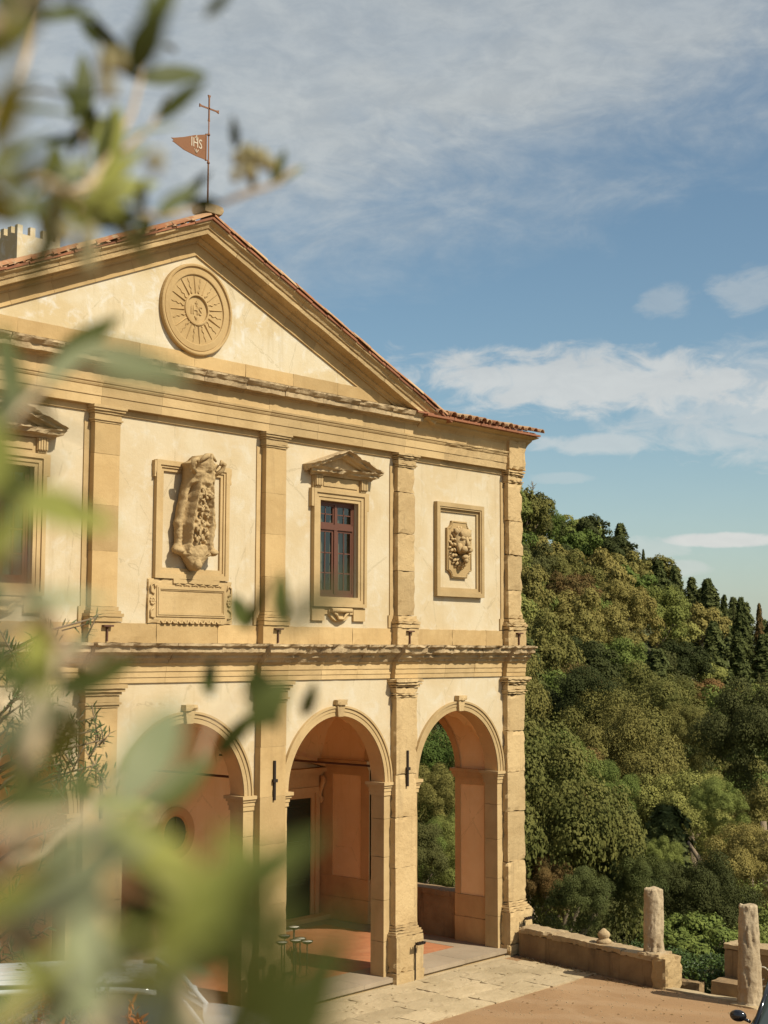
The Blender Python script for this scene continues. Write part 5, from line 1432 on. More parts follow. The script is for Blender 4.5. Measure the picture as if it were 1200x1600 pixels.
def crown_spire(name, leaf, n, seed, w=.16, tiers=0, top=.03, rp=.85):
    """unit height spire 0..1: cypress (tiers=0) or fir (tiers>0)"""
    r = np.random.default_rng(seed)
    z = r.uniform(.02, 1, n)**(1.0 if tiers == 0 else 1.15); a = r.uniform(0, 2*np.pi, n)
    if tiers == 0: rad = w*np.sqrt(np.clip(1-z, 0, 1))*np.clip(z*6+.35, 0, 1)
    else:
        ph = (z*tiers) % 1; rad = w*(1-z)**rp*(1.0-.45*ph)+top
        lump = 1+.35*np.sin(a*5+np.floor(z*tiers)*2.4)*r.uniform(.5, 1, n); rad = rad*lump
    nn = np.array([mnoise.noise(Vector((math.cos(t)*2, math.sin(t)*2, zz_*9+seed))) for t, zz_ in zip(a, z)])
    rad = rad*(1+.5*nn)*r.uniform(.62, 1.06, n)**.6
    C = np.stack([np.cos(a)*rad, np.sin(a)*rad, z], 1); out = np.stack([np.cos(a), np.sin(a), np.full(n, .5)], 1)
    return [quads(C, out, leaf*r.uniform(.6, 1.3, n), .5, .7)]

CR = {}
for i in range(4): CR['fine', i] = crown_broad('c', .029, 46000, 10+i, 72)
for i in range(4): CR['mid', i] = crown_broad('c', .055, 14000, 20+i, 58)
for i in range(3): CR['far', i] = crown_broad('c', .085, 6000, 30+i, 44)
for i in range(3): CR['fir', i] = crown_spire('c', .040, 9000, 40+i, .21, 11+i)
for i in range(2): CR['firfar', i] = crown_spire('c', .065, 2600, 50+i, .20, 8)
for i in range(2): CR['cyp', i] = crown_spire('c', .030, 3000, 60+i, .085)
MESH = {}
def crown_mesh(key, m):
    k = (key, m)
    if k not in MESH: MESH[k] = mesh_from('crown', CR[key], M[m])
    return MESH[k]
# trunk with a few limbs, unit height
tb = MB(); tb.tube([(0, 0, -.12), (.01, 0, .2), (.03, .01, .45), (.0, .02, .72)], [.045, .032, .022, .010], 7)
for a in (.4, 2.3, 4.1, 5.4): tb.tube([(.02, 0, .34+.05*a/5), (.10*math.cos(a), .10*math.sin(a), .5), (.22*math.cos(a), .22*math.sin(a), .66)], [.016, .012, .006], 5)
trunk0 = tb.build('trunk', M['bark']); trunk_me = trunk0.data; bpy.data.objects.remove(trunk0)
tb = MB(); tb.tube([(0, 0, -.1), (0, 0, .5), (0, 0, .97)], [.022, .014, .003], 6); t0 = tb.build('trunk', M['bark']); trunk_s = t0.data; bpy.data.objects.remove(t0)
def tree(x, y, h, w, key, m, label, name, group=None, hfrac=.62, cat='tree'):
    """h total height, w crown width; stands on the slope"""
    z = float(terrain_h(x, y)); r = bpy.data.objects.new(name, None); r.location = (x, y, z); r.rotation_euler = (0, 0, random.uniform(0, 6.28)); link(r)
    r['label'] = label; r['category'] = cat
    if group: r['group'] = group
    spire = key[0] in ('fir', 'firfar', 'cyp', 'lay')
    c = bpy.data.objects.new('crown', crown_mesh(key, m)); link(c, r)
    if spire:
        wd = {'lay': .72, 'fir': .34, 'firfar': .33, 'cyp': .17}[key[0]]
        c.scale = (w/wd, w/wd, h*.97); c.location = (0, 0, h*.03)
    else:
        ch = min(h*hfrac, w*1.32); c.scale = (w/2, w/2*random.uniform(.9, 1.1), ch/2/.9); c.location = (0, 0, h-ch/2)
    t = bpy.data.objects.new('trunk', trunk_s if spire else trunk_me); link(t, r); t.scale = (h*.8, h*.8, h*.9) if not spire else (h, h, h)
    return r
# --- the trees one can single out: (u, v of the top, distance, crown width px, kind, material, name, label, crown share)
HERO = [
 (858, 1136, 58, 160, ('fine', 0), 'f_green', 'broadleaf_tree', 'dense bright green tree directly right of the villa lower corner', .85),
 (700, 1128, 50, 190, ('fine', 1), 'f_green', 'broadleaf_tree', 'bright green tree filling the top of the right-hand arch opening', .9),
 (672, 1196, 44, 110, ('fine', 2), 'f_brown', 'broadleaf_tree', 'browner tree low in the left half of the right-hand arch opening', .9),
 (712, 1262, 40, 110, ('fine', 3), 'f_yellow', 'broadleaf_tree', 'pale olive-green tree just above the loggia parapet in the right-hand arch', .9),
 (664, 1282, 37, 120, ('fine', 3), 'f_green', 'broadleaf_tree', 'low green shrubby tree behind the loggia parapet at left', 1.0),
 (712, 1318, 35, 110, ('fine', 2), 'f_yellow', 'broadleaf_tree', 'low pale shrubby tree behind the loggia parapet at right', 1.0),
 (640, 1330, 33, 120, ('fine', 1), 'f_dark', 'broadleaf_tree', 'low dark shrubby tree just outside the loggia parapet', 1.0),
 (1052, 1198, 78, 190, ('fine', 1), 'f_yellow', 'broadleaf_tree', 'large rounded yellow-green tree above the gap between the two columns', .9),
 (948, 1190, 66, 105, ('fine', 2), 'f_green', 'broadleaf_tree', 'mid green tree between the villa side tree and the yellow-green rounded tree', .9),
 (1010, 1034, 105, 200, ('fine', 3), 'f_brown', 'broadleaf_tree', 'broad brown-green tree midway up the slope at the height of the string course', .9),
 (900, 1040, 96, 170, ('fine', 0), 'f_dark', 'broadleaf_tree', 'dark spreading tree midway up the slope right of the villa string course', .9),
 (1180, 1064, 70, 190, ('fine', 2), 'f_dark', 'broadleaf_tree', 'very dark dense tree at the right edge of the photo halfway down the slope', .95),
 (1120, 1215, 62, 90, ('fine', 0), 'f_green', 'broadleaf_tree', 'fresh green tree under the very dark tree near the right edge', .9),
 (1170, 1285, 52, 150, ('fine', 1), 'f_brown', 'broadleaf_tree', 'olive-brown tree behind the taller column at the right edge', .95),
 (1100, 1330, 48, 170, ('fine', 3), 'f_dark', 'broadleaf_tree', 'black-green tree behind the bush between the two columns', .95),
 (1034, 1305, 53, 70, ('fine', 3), 'f_green', 'broadleaf_tree', 'small light green tree just above the shorter column', .95),
 (852, 1338, 44, 92, ('fine', 2), 'f_rust', 'broadleaf_tree', 'small rust-topped tree beside the villa corner plinth', .95),
 (935, 1248, 50, 150, ('fine', 1), 'f_conifer', 'yew_tree', 'tall dark yew-like tree behind the middle of the parapet wall', 1),
 (985, 1318, 45, 120, ('fine', 3), 'f_conifer', 'yew_tree', 'dark yew-like tree between the stone finial and the shorter column', 1),
 (905, 1352, 42, 110, ('fine', 0), 'f_conifer', 'yew_tree', 'low dark yew-like tree directly behind the parapet near the villa corner', 1),
 (1080, 1100, 92, 120, ('fine', 0), 'f_brown', 'broadleaf_tree', 'brown-topped tree left of the very dark tree at the right edge', .9),
 (960, 905, 190, 100, ('mid', 0), 'f_brown', 'broadleaf_tree', 'wide yellow-brown tree high on the slope below the tall skyline fir', .9),
 (895, 890, 180, 90, ('mid', 1), 'f_rust', 'broadleaf_tree', 'reddish brown tree high on the slope near the villa cornice corner', .9),
 (845, 787, 250, 80, ('mid', 2), 'f_green', 'broadleaf_tree', 'green tree on the skyline touching the villa upper corner pilaster', .9),
 (1030, 915, 200, 110, ('mid', 3), 'f_yellow', 'broadleaf_tree', 'pale green broad tree below the middle of the skyline', .9),
 (925, 812, 262, 40, ('fir', 0), 'f_conifer', 'fir_tree', 'tallest dark fir on the skyline right of the villa', 1),
 (940, 828, 262, 28, ('fir', 1), 'f_conifer', 'fir_tree', 'slimmer fir leaning against the tallest skyline fir on its right', 1),
 (878, 806, 268, 26, ('fir', 1), 'f_conifer', 'fir_tree', 'small fir on the skyline between the green tree and the tallest fir', 1),
 (973, 848, 262, 14, ('cyp', 0), 'f_dark', 'cypress_tree', 'narrow cypress on the skyline right of the tallest fir', 1),
 (1032, 872, 275, 8, ('cyp', 1), 'f_dark', 'cypress_tree', 'isolated leaning pencil-thin cypress on the open skyline', 1),
 (1057, 892, 250, 30, ('fir', 2), 'f_conifer', 'fir_tree', 'dark fir just right of the isolated pencil cypress', 1),
 (1054, 928, 205, 13, ('cyp', 0), 'f_dark', 'cypress_tree', 'dark column-shaped cypress standing below the skyline', 1),
 (1104, 908, 240, 34, ('fir', 0), 'f_conifer', 'fir_tree', 'pointed fir on the skyline midway between pencil cypress and right edge', 1),
 (1132, 930, 240, 20, ('fir', 1), 'f_conifer', 'fir_tree', 'small pointed fir following the pointed skyline fir to its right', 1),
 (1158, 934, 230, 34, ('fir', 2), 'f_conifer', 'fir_tree', 'broad fir on the low part of the skyline near the right edge', 1),
 (1186, 944, 225, 20, ('fir', 0), 'f_rust', 'fir_tree', 'thin browning fir nearest the right edge of the skyline', 1),
 (1146, 936, 250, 7, ('cyp', 1), 'f_dark', 'cypress_tree', 'very thin cypress between two firs on the low skyline', 1),
]
SHORT = ['green tree beside the villa lower corner', 'green tree in the arch opening', 'browner tree in the arch opening', 'pale tree in the arch opening', 'shrubby green tree behind the loggia parapet', 'shrubby pale tree behind the loggia parapet', 'shrubby dark tree behind the loggia parapet',
 'big yellow-green tree above the column gap', 'mid green tree left of the column gap', 'broad brown-green mid-slope tree', 'dark spreading mid-slope tree', 'very dark tree at the right edge', 'fresh green tree near the right edge', 'olive-brown tree behind the taller column',
 'black-green tree behind the bush', 'small green tree above the shorter column', 'small rust-topped tree', 'tall yew behind the parapet', 'yew beside the stone finial', 'low yew near the villa corner', 'brown-topped tree by the dark edge tree',
 'wide yellow-brown tree high on the slope', 'reddish brown tree high on the slope', 'green skyline tree touching the villa', 'pale green broad tree high up', 'tallest skyline fir', 'slim fir beside the tallest fir', 'small fir near the green skyline tree', 'narrow skyline cypress', 'isolated pencil cypress',
 'dark fir by the pencil cypress', 'column cypress below the skyline', 'pointed mid-skyline fir', 'small pointed skyline fir', 'broad fir on the low skyline', 'browning fir at the right edge', 'very thin cypress between firs']
assert len(SHORT) == len(HERO)
SEEN = {}
def pix(p):
    d = Vector(p)-CAM; k = d.dot(Fv); return 600+FPX*d.dot(Rv)/k, 800-FPX*d.dot(Uv)/k
def place_label(p, what):
    """say which tree this is by the landmark nearest to it"""
    u, v = pix(p); b = min(range(len(HERO)), key=lambda i: (HERO[i][0]-u)**2+(HERO[i][1]+HERO[i][3]*.35-v)**2)
    du, dv = u-HERO[b][0], v-HERO[b][1]-HERO[b][3]*.35
    rel = ('right of' if du > 0 else 'left of') if abs(du) > 2.2*abs(dv) else ('below' if dv > 0 else 'above') if abs(dv) > 2.2*abs(du) else ('below and ' if dv > 0 else 'above and ')+('right of' if du > 0 else 'left of')
    k = (what, rel, b); SEEN[k] = SEEN.get(k, 0)+1; n = SEEN[k]
    return f"{['', 'second ', 'third ', 'fourth ', 'fifth ', 'sixth ', 'seventh ', 'eighth ', 'ninth ', 'tenth '][n-1] if n <= 10 else 'further '}{what} {rel} the {SHORT[b]}"
hero_xy = []
for (u, v, d, wpx, key, m, name, label, hf) in HERO:
    p = sight(u, v, d); g_ = float(terrain_h(p.x, p.y)); h = max(3.0, p.z-g_)
    hero_xy.append((p.x, p.y, wpx*d/FPX/2))
    tree(p.x, p.y, h, wpx*d/FPX, key, m, label, name, hfrac=hf*(1 if key[0] in ('fir', 'cyp', 'lay') else min(1, 1.15*wpx*d/FPX/h)))
# bare tree on the skyline
p = sight(832, 752, 255); g_ = float(terrain_h(p.x, p.y)); h = p.z-g_
bt = thing('bare_tree', 'leafless tree rising above the skyline beside the villa upper corner', 'tree', (p.x, p.y, g_))
b = MB(); b.tube([(0, 0, 0), (0, 0, h*.6), (.1, 0, h)], [.28, .2, .05], 6); b.build('trunk', M['bark'], bt)
for i in range(26):
    z = h*(.55+.43*i/26); a = i*2.4; l_ = 2.3*(1-i/30)+.3; b = MB()
    b.tube([(0, 0, z), (l_*.5*math.cos(a), l_*.5*math.sin(a), z+.15), (l_*math.cos(a), l_*math.sin(a), z+.5)], [.08, .05, .03], 4); b.build('branch', M['bark'], bt)
# --- the woods between them
random.seed(5)
pts = []
def try_tree(x, y, sp):
    for (a, b, c) in pts:
        if (a-x)**2+(b-y)**2 < (sp*.5+c*.5)**2: return False
    for (a, b, c) in hero_xy:
        if (a-x)**2+(b-y)**2 < (c*.75+sp*.3)**2: return False
    return True
for _ in range(9000):
    a = D2R(random.uniform(47.5, 66.5)); r = math.sqrt(random.uniform(44**2, 286**2))
    x, y = CAM.x+r*math.sin(a), CAM.y+r*math.cos(a)
    if x < 24: continue
    sp = 5.0+r*.011
    if try_tree(x, y, sp): pts.append((x, y, sp))
    if len(pts) > 760: break
for _ in range(400):      # the skyline ridge, planted closely
    a = D2R(random.uniform(50, 68)); r = random.uniform(255, 292)
    x, y = CAM.x+r*math.sin(a), CAM.y+r*math.cos(a)
    if try_tree(x, y, 6.0): pts.append((x, y, 6.0))
pts.sort(key=lambda q: math.hypot(q[0]-CAM.x, q[1]-CAM.y))
LBL = {'f_green': 'mid green', 'f_brown': 'olive-brown', 'f_yellow': 'yellow-green', 'f_dark': 'dark evergreen', 'f_rust': 'rust-tinged', 'f_conifer': 'dark conifer'}
ntree = 0
for (x, y, sp) in pts:
    r = math.hypot(x-CAM.x, y-CAM.y); a = math.degrees(math.atan2(x-CAM.x, y-CAM.y))
    con = random.random() < (.08+.55*smooth(58.0, 62.0, a)*smooth(110, 180, r)+.45*smooth(235, 255, r))
    zone = 'near the foot of the wooded slope' if r < 95 else 'on the middle of the wooded slope' if r < 190 else 'high on the far wooded slope'
    if con:
        cyp = random.random() < .2
        h = random.uniform(8, 12.5) if r > 120 else random.uniform(8, 11)
        key = ('cyp', random.randrange(2)) if cyp else (('firfar', random.randrange(2)) if r > 190 else ('fir', random.randrange(3)))
        w = h*(.15 if cyp else random.uniform(.38, .5)); m = 'f_dark' if cyp else 'f_conifer'
        tree(x, y, h, w, key, m, place_label((x, y, float(terrain_h(x, y))+h*.7), 'narrow dark cypress' if cyp else 'dark pointed fir'), 'cypress_tree' if cyp else 'fir_tree', f"{'cypresses' if cyp else 'firs'} {zone}")
    else:
        q = random.random()
        m = ('f_green' if q < .28 else 'f_brown' if q < .58 else 'f_yellow' if q < .72 else 'f_dark' if q < .93 else 'f_rust')
        h = random.uniform(7.2, 11.5)*(1.15 if m == 'f_brown' else 1); w = sp*random.uniform(1.05, 1.4)
        key = ('fine', random.randrange(4)) if r < 95 else ('mid', random.randrange(4)) if r < 200 else ('far', random.randrange(3))
        tree(x, y, h, w, key, m, place_label((x, y, float(terrain_h(x, y))+h*.7), LBL[m]+' rounded tree'), 'broadleaf_tree', f"{LBL[m]} trees {zone}", hfrac=.88)
    ntree += 1
print('trees', ntree+len(HERO))

# little house on the slope, mostly behind the trees
hs = sight(948, 1178, 120)
hz_ = float(terrain_h(hs.x, hs.y)); hh = hs.z-hz_
house = thing('hillside_house', 'small pale house half hidden among the trees halfway down the slope', 'house', (hs.x, hs.y, hz_), None, D2R(-20))
b = MB(); b.box(-2.6, 2.6, -2, 2, -1, hh); b.build('wall', M['plaster_tymp'], house)
b = MB(); V = [(-2.9, -2.3, hh), (2.9, -2.3, hh), (2.9, 2.3, hh), (-2.9, 2.3, hh), (-2.9, 0, hh+.9), (2.9, 0, hh+.9)]; b.add(V, [(0, 1, 5, 4), (2, 3, 4, 5), (3, 0, 4), (1, 2, 5), (3, 2, 1, 0)]); b.build('roof', M['tile'], house)

# --- bush and hedge behind the gap
def bush(name, label, c, r, n, leaf, m, cat, seed, npuff=26):
    t = thing(name, label, cat, (c[0], c[1], c[2]-r[2]))
    parts = crown_broad('b', leaf, n, seed, npuff)
    me = mesh_from('foliage', [(V*np.array(r)+np.array([0, 0, r[2]]), F) for V, F in parts], M[m]); link(bpy.data.objects.new('foliage', me), t)
    b = MB()
    for k in range(5):
        a = k*1.3; b.tube([(0, 0, -.1), (.12*math.cos(a), .12*math.sin(a), r[2]*.5), (r[0]*.5*math.cos(a), r[1]*.5*math.sin(a), r[2]*1.2)], [.03, .02, .008], 5)
    b.build('stem', M['bark'], t); return t
bush('round_bush', 'sunlit bright green bush filling the gap between the two columns', (10.7, -2.35, -.12), (1.1, 1.05, .92), 15000, .075, 'f_bush', 'bush', 71, 40)
def hedge():
    t = thing('low_hedge', 'low glossy-leaved hedge behind the kerb under the round bush', 'hedge', (8.9, -3.1, -.5))
    n = 9000; r = np.random.default_rng(5)
    C = np.stack([r.uniform(-.55, .75, n), r.uniform(-1.0, 1.1, n), r.uniform(.05, .70, n)], 1)
    C[:, 2] += .05*np.sin(C[:, 0]*5)+.04*np.sin(C[:, 1]*7)
    side = r.random(n) < .55; C[side, 2] = .66+.06*np.sin(C[side, 0]*6)+.06*np.sin(C[side, 1]*8)+r.normal(size=side.sum())*.035
    fr = (~side); C[fr, 0] = -.57+r.normal(size=fr.sum())*.04
    f2 = fr & (r.random(n) < .4); C[f2, 1] = -1.02+r.normal(size=f2.sum())*.04; C[f2, 0] = r.uniform(-.55, .75, f2.sum())
    out = np.where(side[:, None], np.array([[0, 0, 1.]]), np.array([[-1., -.3, .4]]))
    me = mesh_from('foliage', [quads(C, out, .075*r.uniform(.7, 1.2, n), .5, .7)], M['f_hedge']); link(bpy.data.objects.new('foliage', me), t)
    b = MB()
    for k in range(7): b.tube([(0, -.9+k*.3, -.1), (.0, -.9+k*.3, .6)], [.015, .008], 5)
    b.build('stem', M['bark'], t)
hedge()

# ================================================================== OLEANDER-LIKE SHRUB (in focus, left)
def leaf_mesh(name, w, m, curl=.12, fold=.22, tipw=.35):
    """unit-length leaf along +x, folded on the midrib, with real thickness"""
    V = []; n = 8
    for i in range(n+1):
        t = i/n; hw = w/2*(math.sin(math.pi*min(1, t**.85*1.0))**.8)*(1-tipw*t*.5)+.004
        z = -curl*t*t
        V += [(t, -hw, z+fold*hw), (t, 0, z), (t, hw, z+fold*hw)]
    k = len(V); V += [(x, y, z-.006) for x, y, z in V]
    Fs = []
    for i in range(n):
        a = i*3
        Fs += [(a, a+3, a+4, a+1), (a+1, a+4, a+5, a+2), (k+a+1, k+a+4, k+a+3, k+a), (k+a+2, k+a+5, k+a+4, k+a+1)]
    me = bpy.data.meshes.new(name); me.from_pydata(V, [], Fs); me.materials.append(m)
    me.polygons.foreach_set('use_smooth', [True]*len(Fs)); return me
def frame_mtx(p, d, up, L):
    d = d.normalized(); n_ = (up-d*up.dot(d))
    n_ = n_.normalized() if n_.length > 1e-4 else d.orthogonal().normalized()
    y = n_.cross(d); m_ = Matrix((d, y, n_)).transposed().to_4x4(); m_.translation = p
    return m_ @ Matrix.Diagonal((L, L, L, 1))
random.seed(21)
LM = [leaf_mesh('leaf', .16, M['oleander']), leaf_mesh('leaf', .20, M['oleander'], .2)]
DRY = leaf_mesh('leaf', .30, M['dry_leaf'], .25)
sb = sight(-40, 1300, 9.4)
shrub = thing('oleander_shrub', 'narrow-leaved shrub in focus along the left edge in front of the facade', 'shrub', (sb.x, sb.y, 0))
SB = Vector((sb.x, sb.y, 0))
leaves = []
def sprig(u, v, d, ang, L, nl, m=None, spread=.9):
    """a leafy shoot whose tip shows at (u, v); stem runs back towards the shrub"""
    tip = sight(u, v, d); a = D2R(ang)
    dirv = (Rv*math.cos(a)+Uv*math.sin(a)+Fv*random.uniform(-.25, .25)).normalized()
    p0 = tip-dirv*L
    for i in range(nl):
        t = i/nl; p = p0+dirv*L*t; side = 1 if i % 2 else -1
        az_ = random.uniform(0, 6.28)
        q = dirv.orthogonal().normalized(); q2 = dirv.cross(q)
        o = q*math.cos(az_)+q2*math.sin(az_)
        ld = (dirv*(.55+.6*t)+o*spread).normalized()
        leaves.append((p, ld, Vector((random.uniform(-.5, .5), random.uniform(-1, 0), 1)), random.uniform(.055, .085), m))
    return p0, tip
stems = []
clusters = [(25, 1010, 70, 9), (60, 1000, 60, 9), (10, 1050, 50, 8), (150, 965, 40, 3), (35, 1100, 110, 14), (60, 1075, 60, 10), (20, 1130, 60, 8),
            (90, 1120, 60, 5), (120, 1150, 90, 16), (95, 1180, 70, 12), (150, 1140, 55, 8), (110, 1210, 80, 12), (165, 1155, 40, 4), (150, 1195, 30, 7), (40, 1200, 80, 10),
            (100, 1290, 60, 6), (15, 1380, 80, 8), (20, 1300, 60, 8), (70, 1420, 60, 6), (0, 1480, 60, 8),
            (90, 1545, 70, 13), (125, 1530, 60, 12), (60, 1575, 70, 12), (110, 1580, 60, 12), (150, 1535, 30, 6), (20, 1590, 80, 10)]
for (u, v, sz, k) in clusters:
    for j in range(k):
        uu = u+random.gauss(0, sz*.28); vv = v+random.gauss(0, sz*.28)
        d = 9.4+random.uniform(-.35, .35)
        p0, tp = sprig(uu, vv, d, random.uniform(0, 130) if u > 60 else random.uniform(20, 150), random.uniform(.10, .2), random.randint(6, 10))
        if j % 2 == 0: stems.append((p0, tp))
    if k > 4: stems.append((sight(u, v+20, 9.5), sight(u, v-10, 9.45)))
for (u, v) in ((80, 1578), (90, 1590), (70, 1560), (205, 1572), (215, 1585), (225, 1595), (95, 1600), (88, 1550), (210, 1600)):
    for j in range(2):
        p0, tp = sprig(u+random.gauss(0, 4), v+random.gauss(0, 5), 9.3, random.uniform(40, 120), .10, 5, 'dry', .6)
for i, (p, ld, up, L, m) in enumerate(leaves):
    if i >= 290: break
me_cache = {}
vis = sorted(leaves, key=lambda q: 0 if q[4] == 'dry' else 1)[:290]
for (p, ld, up, L, m) in vis:
    o = bpy.data.objects.new('leaf', DRY if m == 'dry' else random.choice(LM)); link(o, shrub)
    o.matrix_local = frame_mtx(p-SB, ld, up, L)
rest_ = sorted(leaves, key=lambda q: 0 if q[4] == 'dry' else 1)[290:]
V = []; Fs = []
for (p, ld, up, L, m) in rest_:
    mt = frame_mtx(p-SB, ld, up, L); k = len(V); w = .09
    for q in ((0, 0, 0), (.35, -w, .02), (.35, w, .02), (.75, -w*.7, -.04), (.75, w*.7, -.04), (1, 0, -.1), (.35, 0, 0), (.75, 0, -.06)): V.append(mt @ Vector(q))
    Fs += [(k, k+1, k+6), (k, k+6, k+2), (k+1, k+3, k+7, k+6), (k+6, k+7, k+4, k+2), (k+3, k+5, k+7), (k+7, k+5, k+4)]
me = bpy.data.meshes.new('foliage'); me.from_pydata([tuple(v) for v in V], [], Fs); me.materials.append(M['oleander'])
kind(link(bpy.data.objects.new('foliage', me), shrub), 'stuff')
b = MB()
root = Vector((0, 0, 0))
for k, (vv, uu) in enumerate(((1500, -40), (1300, -30), (1100, -20), (980, -10))):
    e = sight(uu, vv, 9.5)-SB; b.tube([(.05*k, 0, -.05), (e.x*.5+.1*math.sin(k), e.y*.5, e.z*.55), tuple(e)], [.035, .025, .010], 6)
trunkpts = [sight(-30, v, 9.5)-SB for v in (1560, 1400, 1200, 1030)]
b.build('stem', M['bark'], shrub)
b = MB()
for (p0, tp) in stems:
    b.tube([p0-SB-Vector((0, 0, .02)), tp-SB], [.006, .003], 4)
for (u, v, sz, k) in clusters:
    p = sight(u, v, 9.45)-SB; q = sight(-30+u*.2, v+60, 9.5)-SB
    b.tube([tuple(q), tuple((p+q)/2+Vector((0, 0, .04))), tuple(p)], [.012, .009, .005], 5)
kind(b.build('twigs', M['bark'], shrub), 'stuff')

# ================================================================== OLIVE TREE CLOSE TO THE CAMERA
random.seed(33)
base_o = sight(-260, 1500, 1.05); OB = Vector((base_o.x, base_o.y, 0))
olive = thing('olive_tree', 'blurred olive tree close to the camera, its leafy branches crossing the left side', 'olive tree', tuple(OB))
b = MB(); tp = sight(-250, 1300, .95)-OB
b.tube([(0, 0, -.1), (.04, .03, 1.4), (-.03, .02, 2.9), (.02, -.02, 4.2), tuple(tp)], [.16, .12, .09, .06, .03], 12); b.build('trunk', M['bark'], olive)
OM = {'d': [leaf_mesh('leaf', .26, M['ol_dark'], .1), leaf_mesh('leaf', .31, M['ol_dark'], .2)], 'p': [leaf_mesh('leaf', .26, M['ol_pale'], .1), leaf_mesh('leaf', .30, M['ol_pale'], .25)],
      'y': [leaf_mesh('leaf', .30, M['ol_yel'], .15), leaf_mesh('leaf', .34, M['ol_yel'], .25)]}
def put_leaf(parent, p, dv, up, L, k, wf=1.0):
    o = bpy.data.objects.new('leaf', random.choice(OM[k])); link(o, parent)
    o.matrix_local = frame_mtx(p-OB, dv, up, L) @ Matrix.Diagonal((1, wf, 1, 1)); return o
def twig(path, r0=.0035, r1=.0015, step=.03, L=(.038, .058), kinds='ddpy', skip=0.0, dens=1.0, start=0.0):
    """path of (u, v, distance); opposite leaf pairs along it"""
    pts = [sight(*q) for q in path]
    fine = []
    for a, c in zip(pts, pts[1:]):
        for t in np.linspace(0, 1, 5)[:-1]: fine.append(a.lerp(c, t))
    fine.append(pts[-1])
    b = MB(); n = len(fine); b.tube([tuple(p-OB) for p in fine], [r0+(r1-r0)*i/(n-1) for i in range(n)], 7)
    br = b.build('branch', M['twig'], olive)
    length = sum((c-a).length for a, c in zip(fine, fine[1:])); acc = 0; nxt = length*start+step*.5; k = 0
    for a, c in zip(fine, fine[1:]):
        seg = (c-a).length; dv = (c-a).normalized()
        while acc+seg > nxt:
            p = a.lerp(c, (nxt-acc)/seg); nxt += step; k += 1
            if random.random() < skip: continue
            ax_ = dv.orthogonal().normalized(); ax_ = Matrix.Rotation(k*1.57+random.uniform(-.4, .4), 3, dv) @ ax_
            for sg in (-1, 1):
                ld = (dv*random.uniform(.5, 1.1)+ax_*sg*random.uniform(.6, 1)).normalized()
                up = (-Fv*.8+Vector((0, 0, .6))+Vector((random.uniform(-.7, .7), random.uniform(-.7, .7), random.uniform(-.7, .7))))
                put_leaf(br, p, ld, up, random.uniform(*L), random.choice(kinds))
        acc += seg
    return br
